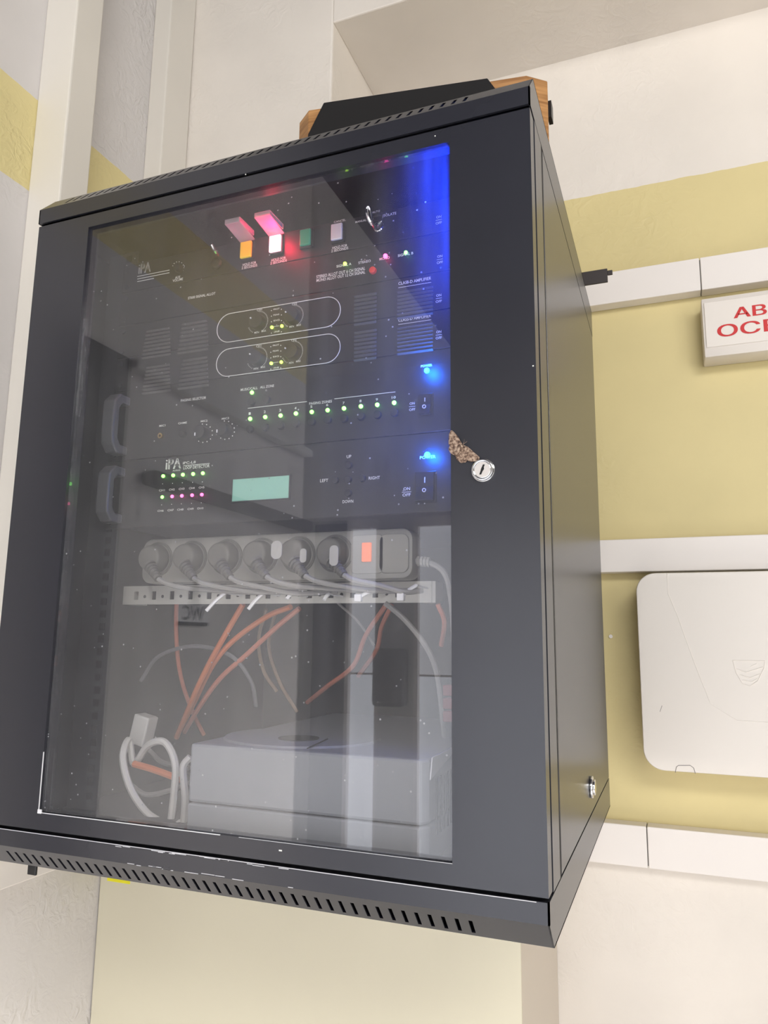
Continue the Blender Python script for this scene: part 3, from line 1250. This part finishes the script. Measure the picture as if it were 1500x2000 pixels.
# bar with real slots: build as strips between holes
holes = []
x = b0.x + .018
while x < b1.x - .02:
    holes.append(x)
    x += .0275
xs = [b0.x]
for h in holes:
    xs += [h - .0035, h + .0035]
xs.append(b1.x)
zs0, zs1 = zb + .006, zt - .007
for i in range(0, len(xs), 2):
    box(bm, xs[i], xs[i + 1], BY, BY + .0015, zs0, zs1)
box(bm, b0.x, b1.x, BY, BY + .0015, zb, zs0)
box(bm, b0.x, b1.x, BY, BY + .0015, zs1, zt)
link('bar_plate', bm, m_perf, pb)
bm = bmesh.new()
for h in holes[:-1]:
    disc(h + .0137, zb + .010, .002, BY - .0003, BY + .0001, 10, bm)
link('round_hole', bm, m_dark, pb)['kind'] = 'stuff'
for X in (b0.x - .004, b1.x - .012):
    link('bar_bracket', B(X, X + .016, BY + .0015, BY + .03, zb, zt), m_perf, pb)

SY = .118   # front face of strip
s0, s1 = aty(280, 1062, SY), aty(806, 1036, SY)
sz1 = (aty(300, 1052, SY).z + aty(780, 1033, SY).z) / 2
sz0 = (aty(300, 1141, SY).z + aty(780, 1128, SY).z) / 2
ps = empty('power_strip', ((s0.x + s1.x) / 2, SY + .016, sz0), 'grey six-socket extension strip with an orange rocker switch', 'power strip')


def rrect(x0, x1, z0, z1, r, n=6):
    pts = []
    for (cx, cz, a0) in ((x1 - r, z1 - r, 0), (x0 + r, z1 - r, 90), (x0 + r, z0 + r, 180), (x1 - r, z0 + r, 270)):
        for k in range(n + 1):
            a = math.radians(a0 + 90 * k / n)
            pts.append((cx + r * math.cos(a), cz + r * math.sin(a)))
    return pts


link('strip_body', prism(rrect(s0.x, s1.x, sz0, sz1, .012), SY, SY + .03), m_grey, ps, bevel=.0025, smooth=True)
nS = 6
sxs = [aty(px, 1095, SY).x for px in (309, 375, 443, 511, 583, 655)]
szc = (sz0 + sz1) / 2 + .002
for x in sxs:
    so = link('socket', ring(x, szc, .0185, .0212, SY - .0015, SY + .002, 32), m_greyd, ps, smooth=True)
swc = aty(718, 1079, SY)
link('switch_surround', prism(rrect(swc.x - .019, swc.x + .019, sz0 + .006, sz1 - .006, .006), SY - .002, SY + .001), m_grey, ps, bevel=.0006)
link('orange_switch', B(swc.x - .0055, swc.x + .0055, SY - .0045, SY - .001, swc.z - .0105, swc.z + .0105), m_switcho, ps, bevel=.001, label='glowing orange rocker switch')
q = aty(770, 1078, SY)
link('end_cover', prism(rrect(q.x - .017, q.x + .017, sz0 + .006, sz1 - .006, .008), SY - .002, SY + .001), m_grey, ps, bevel=.001)
# strip cord at the right end
e0 = aty(812, 1095, SY + .012)
tube_ = [(s1.x - .002, SY + .012, e0.z), aty(835, 1098, SY + .012), aty(862, 1112, SY + .012), aty(876, 1140, SY + .015), aty(884, 1200, SY + .02), aty(888, 1290, SY + .03)]
link('cord', tube(tube_, .0032, 8), m_cord, ps, smooth=True)
for k in range(4):
    p = Vector(tube_[0]).lerp(Vector(tube_[1]), .25 + k * .25)
    link('strain_relief', tube([p, p + Vector((.0028, 0, -.0002))], .0056, 10, None, 1), m_grey, ps)

plug_ends = [(480, 1168), (520, 1160), (600, 1160), (640, 1166), (720, 1160), (800, 1150)]
ordn = ['leftmost', 'second from left', 'third from left', 'fourth from left', 'fifth from left', 'sixth and rightmost']
for k, x in enumerate(sxs):
    pl = empty('power_plug', (x, SY - .001, szc), 'grey round power plug with ribbed cord in the strip, %s' % ordn[k], 'plug', 'grey plugs in the socket strip')
    bm = disc(x, szc, .0178, SY - .020, SY - .0005, 28, r1=.0150)
    link('plug_body', bm, m_greyd, pl, smooth=True, bevel=.003)
    # flat oblique grip wing
    st = Vector((x + .004, SY - .022, szc - .008))
    en = Vector((x + .022, SY - .026, szc - .026))
    rb = bmesh.new()
    for j in range(6):
        p = st.lerp(en, .12 + j * .17)
        d = (en - st).normalized()
        tube([p - d * .0011, p + d * .0011], .0078 - j * .0006, 12, rb, 1)
    tube([st, en], .0050, 10, rb, 1)
    link('strain_relief', rb, m_greyd, pl)
    px, py = plug_ends[k]
    e1 = aty(px, py, BY - .012)
    far = aty(min(px + 90, 850), py - 2, BY - .010)
    pts = [en, en + Vector((.012, .002, -.006)), Vector((en.x + .035, SY - .018, szc - .037)), Vector((min(en.x + .075, .44), SY - .008 - .004 * (k % 2), szc - .040 - .002 * (k % 3))), Vector((min(en.x + .12, .455), SY + .004, szc - .042))]
    link('plug_cord', tube(pts, .0030, 8), m_cord, pl, smooth=True)

# flat white shapes standing in for reflections seen over the plugs
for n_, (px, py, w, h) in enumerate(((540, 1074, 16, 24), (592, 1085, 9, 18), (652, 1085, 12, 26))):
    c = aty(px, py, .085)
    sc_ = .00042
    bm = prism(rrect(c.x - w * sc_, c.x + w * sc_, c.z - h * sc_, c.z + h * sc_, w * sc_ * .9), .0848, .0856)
    o = link('glint_shape', bm, mat('glint_white', (176, 174, 168), .6))
    top(o, ('round white shape imitating a reflection in front of the fourth plug', 'small drop-shaped white shape imitating a reflection in front of the fifth plug', 'tall pear-shaped white shape imitating a reflection in front of the rightmost plug')[n_], 'tag', 'white imitated reflections over the plugs')

# zip ties
ties = (((440, 1158), (403, 1193), 0), ((515, 1158), (485, 1190), 0), ((572, 1160), (560, 1170), 0), ((643, 1160), (633, 1172), 0), ((728, 1154), (700, 1168), 1), ((814, 1143), (783, 1166), 1))
lab = ('leftmost', 'second from left', 'third from left', 'fourth from left', 'fifth from left', 'rightmost')
for k, (a, b, hd) in enumerate(ties):
    A_, B_ = aty(a[0], a[1], BY - .036), aty(b[0], b[1], BY - .044)
    t = empty('cable_tie', A_, 'white nylon cable tie on the perforated bar, %s' % lab[k], 'cable tie', 'white cable ties on the bar')
    link('tie_tail', tube([A_, A_.lerp(B_, .5) + Vector((0, -.001, .0006)), B_], .0021, 6, None, 3), m_tie, t)
    if hd:
        link('tie_head', B(B_.x - .004, B_.x + .004, B_.y - .003, B_.y + .003, B_.z - .004, B_.z + .004), m_tie, t, bevel=.001)
    link('tie_loop', tube([A_, A_ + Vector((.001, .034, -.001))], .0012, 6, None, 1), m_tie, t)

# ================================================================== LOOSE CABLES


def cable(name, pts, r, m, label, cat='cable', group='cables hanging in the rack'):
    P = [aty(x, y, Y) for (x, y, Y) in pts]
    return top(link(name, tube(P, r, 8), m, smooth=True), label, cat, group)


O = 'orange_cable'
cable(O, [(345, 1172, .17), (344, 1230, .2), (348, 1290, .22), (358, 1340, .24), (378, 1395, .26), (398, 1435, .28)], .0028, m_orange2, 'salmon cable falling steeply on its own, leftmost of the orange cables')
cable(O, [(475, 1180, .17), (440, 1240, .18), (412, 1290, .19), (385, 1345, .2), (362, 1400, .22), (345, 1440, .24)], .0036, m_orange, 'thick orange cable slanting from the bar down to the left, leftmost of the slanting ones')
cable(O, [(568, 1185, .17), (520, 1205, .18), (455, 1252, .19), (415, 1300, .2), (380, 1370, .22), (352, 1425, .24)], .0034, m_orange, 'orange cable arching from mid-bar down across the others')
cable(O, [(585, 1188, .18), (540, 1225, .19), (480, 1280, .2), (430, 1325, .21), (390, 1380, .23), (360, 1430, .25)], .0032, m_orange2, 'salmon cable arching just below the other orange ones')
cable(O, [(755, 1180, .2), (715, 1240, .22), (690, 1300, .24), (640, 1340, .26), (600, 1372, .3)], .003, m_orange2, 'salmon cable at the right slanting down left behind the dark reflection')
cable(O, [(765, 1182, .2), (745, 1225, .22), (735, 1270, .24), (700, 1320, .28)], .0028, m_orange2, 'salmon cable beside the white cable, falling behind the box')
cable(O, [(855, 1180, .16), (868, 1215, .17), (862, 1260, .2)], .0028, m_orange2, 'short salmon cable by the right door stile')
cable(O, [(520, 1190, .22), (505, 1250, .24), (515, 1310, .26), (540, 1350, .28)], .0024, mat('tan_cord', (150, 125, 100), .6), 'thin tan cable behind the orange cables')
cable(O, [(540, 1190, .24), (525, 1260, .26), (545, 1330, .28), (580, 1390, .3)], .0024, MATS['tan_cord'], 'thin tan cable curving right behind the orange cables')
cable(O, [(262, 1492, .12), (300, 1503, .118), (352, 1522, .115)], .0040, m_orange, 'short orange cable at lower left behind the coiled grey cord')
cable('white_cable', [(752, 1178, .14), (790, 1210, .145), (830, 1260, .15), (852, 1310, .16), (862, 1380, .17), (868, 1440, .18)], .0030, m_cord, 'pale cable bowing down at the right inside the rack')
cable('grey_cable', [(660, 1178, .2), (700, 1215, .22), (730, 1260, .24)], .0016, m_cord, 'thin grey cable under the middle of the bar')
cable('grey_cable', [(275, 1330, .2), (310, 1282, .2), (380, 1262, .2), (450, 1280, .2), (490, 1330, .21), (500, 1380, .22)], .0026, mat('dim_cord', (105, 105, 108), .6), 'dim grey cable looping behind the orange cables')
cable('coiled_cord', [(352, 1608, .10), (335, 1612, .11), (290, 1590, .11), (255, 1540, .11), (240, 1480, .115), (252, 1445, .13), (262, 1492, .135), (290, 1455, .12), (322, 1450, .115), (342, 1490, .112), (340, 1550, .11), (333, 1612, .11)], .0042, m_cordw, 'coiled pale grey cord at the lower left beside the white box')
cable('coiled_cord', [(372, 1478, .105), (358, 1500, .102), (362, 1560, .102), (358, 1618, .103)], .0042, m_cordw, 'pale cord standing against the left end of the white box')
cable('coiled_cord', [(252, 1530, .13), (285, 1552, .13), (330, 1545, .12), (372, 1530, .12)], .003, m_cord, 'grey cord crossing behind the coiled pale cord')

# small white plug adapter block, lower left
c = aty(280, 1425, .16)
w = empty('white_plug', (c.x, .16, c.z - .02), 'small tilted off-white plug block above the coiled cord', 'plug')
bm = B(-.0115, .0115, -.010, .010, -.018, .018)
bmesh.ops.rotate(bm, verts=bm.verts, cent=(0, 0, 0), matrix=Matrix.Rotation(math.radians(12), 3, 'Y'))
bmesh.ops.translate(bm, verts=bm.verts, vec=(c.x, .16, c.z))
link('block_body', bm, m_cordw, w, bevel=.002)
link('block_cord', tube([(c.x + .004, .16, c.z - .018), aty(296, 1470, .16), aty(320, 1490, .16), aty(370, 1500, .16)], .003), m_cord, w, smooth=True)

# dark red terminal block by the right stile
c = aty(872, 1375, .13)
tb = empty('red_connector', (c.x, .13, c.z - .018), 'dark red connector block by the right door stile', 'connector')
for k in range(3):
    link('connector_body', B(c.x - .004, c.x + .02, .13, .145, c.z - .018 + k * .013, c.z - .007 + k * .013), mat('dark_red', (120, 25, 35), .5), tb, bevel=.001)

# ================================================================== WHITE-GREY UPS BOX
UY = .045
u0, u1 = aty(372, 1457, UY), aty(820, 1478, UY)
uz1 = (u0.z + u1.z) / 2
ub = empty('backup_power_box', ((u0.x + u1.x) / 2, UY + .12, -.004), 'large light grey power backup box lying on the cabinet floor', 'box')
zs = aty(600, 1592, UY).z
link('box_lower', prism([(u0.x, UY), (u1.x, UY), (u1.x + .006, UY + .01), (u1.x + .006, .40), (u0.x - .002, .40)], -.004, zs - .0006, axis='z'), m_ups, ub, bevel=.002)
link('box_upper', prism([(u0.x, UY), (u1.x, UY), (u1.x + .006, UY + .01), (u1.x + .006, .40), (u0.x - .002, .40)], zs + .0006, uz1, axis='z'), m_ups, ub, bevel=.003)
# raised round lid and hole on top
lc = atz(590, 1445, uz1 + .001)
bm = bmesh.new()
n = 40
bmesh.ops.create_cone(bm, cap_ends=True, segments=n, radius1=.088, radius2=.086, depth=.002)
for v in bm.verts:
    v.co.y *= .9
bmesh.ops.translate(bm, verts=bm.verts, vec=(lc.x - .01, lc.y + .02, uz1 + .001))
link('round_lid', bm, m_ups, ub)
bm = bmesh.new()
bmesh.ops.create_cone(bm, cap_ends=True, segments=28, radius1=.022, radius2=.022, depth=.001)
bmesh.ops.translate(bm, verts=bm.verts, vec=(lc.x - .004, lc.y + .0, uz1 + .0026))
link('lid_recess', bm, m_dark, ub, label='dark round recess in the lid')
bm = bmesh.new()
a, b = atz(600, 1462, uz1 + .003), atz(640, 1443, uz1 + .003)
tube([a, b], .0007, 4, bm, 1)
link('lid_seam', bm, m_dark, ub)
# side vents
bm = bmesh.new()
for k in range(12):
    y = UY + .03 + k * .012
    box(bm, u1.x + .0058, u1.x + .0066, y, y + .005, .018, uz1 - .02)
link('side_vent', bm, m_dark, ub)['kind'] = 'stuff'
# pale flared tab at the top right corner
a = [aty(800, 1498, UY + .003), aty(815, 1480, UY + .003)]
bm = bmesh.new()
vs = [bm.verts.new(v) for v in (Vector((u1.x + .0075, UY + .006, uz1 - .018)), Vector((u1.x + .0075, UY + .012, uz1 + .001)), Vector((u1.x + .0075, UY + .10, uz1 + .001)), Vector((u1.x + .0075, UY + .08, uz1 - .004)))]
bm.faces.new(vs)
r = bmesh.ops.extrude_face_region(bm, geom=bm.faces[:])
bmesh.ops.translate(bm, verts=[v for v in r['geom'] if isinstance(v, bmesh.types.BMVert)], vec=(.001, 0, 0))
link('side_tab', bm, mat('ups_light', (215, 215, 215), .45), ub)

# ================================================================== MOTH
mo = bpy.data.materials.new('moth_wing')
mo.use_nodes = True
N, L = mo.node_tree.nodes, mo.node_tree.links
tc = N.new('ShaderNodeTexCoord')
n1 = N.new('ShaderNodeTexNoise')
n1.inputs['Scale'].default_value = 420
n1.inputs['Detail'].default_value = 4
L.new(tc.outputs['Object'], n1.inputs['Vector'])
cr = N.new('ShaderNodeValToRGB')
cr.color_ramp.elements[0].position = .36
cr.color_ramp.elements[0].color = lin((70, 50, 42))
cr.color_ramp.elements[1].position = .62
cr.color_ramp.elements[1].color = lin((172, 152, 134))
e = cr.color_ramp.elements.new(.48)
e.color = lin((128, 106, 90))
L.new(n1.outputs['Fac'], cr.inputs[0])
bs = N['Principled BSDF']
bs.inputs['Roughness'].default_value = .85
L.new(cr.outputs[0], bs.inputs['Base Color'])
bp = N.new('ShaderNodeBump')
bp.inputs['Strength'].default_value = .5
bp.inputs['Distance'].default_value = .0004
L.new(n1.outputs['Fac'], bp.inputs['Height'])
L.new(bp.outputs[0], bs.inputs['Normal'])
hd = aty(905, 869, -.002)
tl_ = aty(890, 889, -.002)
mth = empty('moth', (hd.x, -.001, hd.z), 'mottled brown moth resting with spread wings beside the round door lock', 'moth')


def wing(name, pix, lift):
    bm = bmesh.new()
    base = aty(900, 874, -.0015)
    ou = [aty(x, y, -.0012) for x, y in pix]
    n = len(ou)
    ct = sum(ou, Vector()) / n
    rings = []
    for f, dy in ((1, 0), (.8, -.0006), (.45, -.0010)):
        rings.append([bm.verts.new(Vector((ct.x + (p.x - ct.x) * f, -.0012 + dy - lift, ct.z + (p.z - ct.z) * f))) for p in ou])
    cv = bm.verts.new((ct.x, -.0024 - lift, ct.z))
    for a, b in ((0, 1), (1, 2)):
        for i in range(n):
            bm.faces.new((rings[a][i], rings[a][(i + 1) % n], rings[b][(i + 1) % n], rings[b][i]))
    for i in range(n):
        bm.faces.new((rings[2][i], rings[2][(i + 1) % n], cv))
    back = [bm.verts.new((v.co.x, -.0004 - lift, v.co.z)) for v in rings[0]]
    bm.faces.new(back[::-1])
    for i in range(n):
        bm.faces.new((rings[0][i], back[i], back[(i + 1) % n], rings[0][(i + 1) % n]))
    return link(name, bm, mo, mth, smooth=True)


wing('hind_wing', [(897, 869), (890, 866), (879, 868), (875.7, 878), (880, 885), (888, 889.5), (894, 884), (898, 877)], 0)
wing('hind_wing', [(902, 872), (907, 880), (914, 888), (916, 896), (909, 903), (900, 904), (892, 898), (889, 889), (895, 880)], 0)
wing('fore_wing', [(903, 867), (899, 861), (895, 853), (889, 846), (884, 841.5), (880.5, 841), (878, 846), (876.8, 856), (876.5, 868), (882, 876), (892, 875), (899, 872)], .0007)
wing('fore_wing', [(907, 870), (914, 873), (922, 880), (931, 888), (936.5, 893), (936, 898), (929, 901), (920, 902), (911, 899), (905, 889), (901, 878), (903, 872)], .0007)
bm = bmesh.new()
pts = [hd, hd.lerp(tl_, .15), hd.lerp(tl_, .4), hd.lerp(tl_, .7), tl_]
tube([Vector((p.x, -.0034, p.z)) for p in pts], .0015, 10, bm, 4, False, [.0009, .0017, .0020, .0018, .0015, .0012, .0005])
link('body', bm, mo, mth, smooth=True)
for s in (0, 1):
    a = Vector((hd.x, -.0034, hd.z))
    link('antenna', tube([a, a + Vector((.0012 + s * .001, -.0006, .0022 - s * .001)), a + Vector((.0016 + s * .0025, -.001, .0044 - s * .002))], .00018, 5, None, 3), mo, mth)

# ================================================================== ITEMS ON THE NICHE WALL


def trunk(name, z0, z1, yf, X0, X1, seam, label, seamdepth=None):
    e = empty(name, ((X0 + X1) / 2, NY - .005, z0), label, 'trunking')
    link('cover', B(X0, seam - .0008, yf, NY - .001, z0, z1), m_trunk, e, bevel=.0015)
    link('cover', B(seam + .0008, X1, yf, NY - .001, z0, z1), m_trunk, e, bevel=.0015)
    link('base_channel', B(X0 + .001, X1 - .001, yf + .004, NY - .0005, z0 + .003, z1 - .003), m_greyd, e)
    return e


yu = .818
zu1, zu0 = aty(1185, 532, yu).z, aty(1150, 598, yu).z
trunk('cable_trunking', zu0, zu1, yu, NX + .01, 2.9, aty(1367, 520, yu).x, 'white cable trunking on the wall above the red-lettered sign')
ym = .815
trunk('cable_trunking', aty(1168, 1118, ym).z, aty(1168, 1055, ym).z, ym, NX + .01, 2.9, 1.7, 'white cable trunking directly above the large white enclosure')
yl = .815
trunk('cable_trunking', aty(1150, 1683, yl).z, aty(1185, 1607, yl).z, yl, .476, 2.9, aty(1263, 1620, yl).x, 'white cable trunking at the lower edge of the yellow paint')

# emergency-light sign
sy = .795
a, b = aty(1369, 584, sy), aty(1372, 699, sy)
SX0, SX1, SZ0, SZ1 = a.x, a.x + .365, b.z, a.z
sg = empty('lettered_sign', ((SX0 + SX1) / 2, NY - .005, SZ0), 'white plastic emergency light sign with red capital letters under the trunking', 'sign')
link('sign_housing', B(SX0, SX1, sy, NY - .001, SZ0, SZ1), m_sign, sg, bevel=.003, smooth=True)
link('sign_face', B(SX0 + .004, SX1 - .004, sy - .002, sy + .001, SZ0 + .018, SZ1 - .009), m_sign, sg, bevel=.0012)
bm = bmesh.new()
yy = sy - .0024
t0, t1 = aty(1435, 622, yy), aty(1500, 590, yy)
cxm = (SX0 + SX1) / 2
h1t, h1b = aty(1450, 594, yy).z, aty(1435, 622, yy).z
h2t, h2b = aty(1420, 634, yy).z, aty(1418, 662, yy).z
x1a = aty(1434, 620, yy).x
x2a = aty(1402, 650, yy).x
for k in range(3):      # strokes thickened by three shallow layers
    d = (k - 1) * .0010
    text_into(bm, 'АВАРИЙНОЕ', x1a + d, 2 * cxm - x1a + d, h1b, h1t + .001, yy - k * .0001, .0)
    text_into(bm, 'ОСВЕЩЕНИЕ', x2a + d, 2 * cxm - x2a + d, h2b, h2t + .001, yy - k * .0001, .0)
link('sign_lettering', bm, m_red, sg, label='red Cyrillic capitals')

# large white enclosure
ey = .755
EXa = aty(1249, 1300, ey).x
ez1, ez0 = aty(1330, 1118, ey).z, aty(1330, 1508, ey).z
en = empty('white_enclosure', (EXa + .25, NY - .005, ez0), 'large white plastic enclosure with rounded corners and an embossed crest', 'enclosure')
EXb = EXa + .48
link('enclosure_cover', prism(rrect(EXa, EXb, ez0, ez1, .033, 10), ey, NY - .001), m_encl, en, bevel=.003, smooth=True)
# embossed panel line (raised) and crest
bm = bmesh.new()


def el(x, y, d=.0006):
    v = aty(x, y, ey)
    return Vector((v.x, ey - .0001, v.z))


tube([el(1303, 1119), el(1305, 1160), el(1322, 1200), el(1340, 1250), el(1360, 1305), el(1378, 1350), el(1388, 1375), el(1440, 1407), el(1500, 1411), el(1560, 1414)], .0006, 6, bm, 1)
link('embossed_line', bm, m_encl, en)
bm = bmesh.new()
out = [el(1431, 1290), el(1494, 1291), el(1492, 1305), el(1480, 1330), el(1465, 1340), el(1450, 1335), el(1438, 1315)]
tube(out, .0008, 6, bm, 1, True)
tube([el(1438, 1306), el(1458, 1313), el(1490, 1303)], .0008, 6, bm, 1)
tube([el(1445, 1318), el(1465, 1324), el(1485, 1316)], .0008, 6, bm, 1)
tube([el(1450, 1328), el(1468, 1332), el(1480, 1325)], .0007, 6, bm, 1)
tube([el(1466, 1302), el(1478, 1296)], .0006, 6, bm, 1)
link('crest', bm, m_encl, en)
bm = bmesh.new()
tube([el(1319, 1509), el(1321, 1498), el(1325, 1495), el(1348, 1495), el(1355, 1500), el(1358, 1511)], .0005, 6, bm, 1)
link('latch_tab', bm, mat('seam_grey', (130, 125, 122), .6), en)
bm = bmesh.new()
tube([el(1293, 1378), el(1289, 1390)], .0003, 5, bm, 1)
link('scratch', bm, m_dark, en)

# wall screw near the cabinet side
c = aty(1193, 1243, NY - .001)
bm = disc(c.x, c.z, .0035, NY - .003, NY, 12)
top(link('wall_plug', bm, m_trunk, smooth=True), 'small white plug in the yellow wall beside the cabinet side', 'wall plug')

# ================================================================== CUPBOARD BELOW
CY = .515
cb = empty('cream_cupboard', (.12, .68, FL), 'plain cream cupboard standing below the rack cabinet', 'cupboard')
cx1 = aty(1018, 1900, CY).x
bm = prism([(LX + .001, CY + .004), (cx1, CY + .004), (cx1, NY - .001), (NX + .001, NY - .001), (NX + .001, PY - .001), (LX + .001, PY - .001)], FL, -.062, axis='z')
link('cupboard_body', bm, m_creamside, cb)
link('cupboard_front', B(LX + .002, cx1 + .0, CY, CY + .004, FL + .05, -.062), m_cream, cb, bevel=.001)
a, b = aty(211, 1700, CY), aty(254, 1727, CY)
st = link('warning_sticker', B(a.x, b.x, CY - .0006, CY, b.z, -.07), mat('sticker_yellow', (238, 230, 40), .5), cb, label='yellow sticker peeping out under the cabinet')
# rubber foot under the cabinet
bm = bmesh.new()
bmesh.ops.create_cone(bm, cap_ends=True, segments=20, radius1=.010, radius2=.012, depth=.012)
bmesh.ops.translate(bm, verts=bm.verts, vec=(.085, .10, -.0485))
link('rubber_foot', bm, m_blackp, cab, smooth=True)

# horizontal trunk end on left wall, lower left corner of the view
a = atx(0, 1728, LX + .03)
b = atx(140, 1700, LX + .03)
lt = top(link('wall_trunking', B(LX + .0005, LX + .06, .10, .40, -.165, -.10), m_trunk, bevel=.002), 'short white trunking low on the left wall, at the left edge of the view', 'trunking')

# WC sign on the left wall, facing the corridor (seen mirrored in the glass)
ws = empty('toilet_sign', (LX, -.66, .28), 'small toilet sign reading WC under a figure, mirrored in the glass door', 'sign')
bm = bmesh.new()


def left_text(bm, s, y0, y1, z0, z1, X, bold=0):
    t = text_bm(s, bold)
    xs = [v.co.x for v in t.verts]
    ys = [v.co.y for v in t.verts]
    x0, x1, a0, a1 = min(xs), max(xs), min(ys), max(ys)
    mp = {}
    for v in t.verts:
        mp[v] = bm.verts.new((X, y0 + (y1 - y0) * (v.co.x - x0) / (x1 - x0), z0 + (z1 - z0) * (v.co.y - a0) / (a1 - a0)))
    for f in t.faces:
        try:
            bm.faces.new([mp[v] for v in f.verts])
        except ValueError:
            pass
    t.free()




def lw_(px, py):       # point of the left wall that the glass mirrors at this pixel
    p = atx(px, py, LX)
    return -p.y, p.z


ya, za = lw_(336, 1128)
yb, zb_ = lw_(400, 1222)
link('sign_plate', B(LX, LX + .004, yb, ya, zb_, za), mat('plate_grey', (228, 228, 230), .5), ws, bevel=.001)
(t0, h0), (t1, h1) = lw_(347, 1211), lw_(391, 1184)
left_text(bm, 'WC', t1, t0, h0, h1, LX + .0045, .02)
link('sign_lettering', bm, mat('sign_ink', (14, 15, 26), .5), ws)
(f0, g0_), (f1, g1_) = lw_(359, 1180), lw_(385, 1146)
fm, fw_ = (f0 + f1) / 2, abs(f0 - f1)
bm = prism([(fm - fw_ * .5, g0_), (fm + fw_ * .5, g0_), (fm + fw_ * .3, g0_ + (g1_ - g0_) * .5), (fm + fw_ * .38, g1_), (fm - fw_ * .38, g1_), (fm - fw_ * .3, g0_ + (g1_ - g0_) * .5)], LX + .0041, LX + .0048, None, 'x')
link('sign_figure', bm, MATS['sign_ink'], ws)
bm = disc(0, 0, fw_ * .22, -.0004, 0, 16)
bmesh.ops.rotate(bm, verts=bm.verts, cent=(0, 0, 0), matrix=Matrix.Rotation(PI / 2, 3, 'Z'))
bmesh.ops.translate(bm, verts=bm.verts, vec=(LX + .0045, fm, g1_ + fw_ * .26))
link('figure_head', bm, MATS['sign_ink'], ws)
(c0, k0), (c1, k1) = lw_(335, 1221), lw_(398, 1216)
link('sign_strip', B(LX + .004, LX + .0048, c1, c0, k0, k0 + .008), MATS['sign_ink'], ws)

print('triangles approx', sum(len(o.data.polygons) for o in S.objects if o.type == 'MESH'))
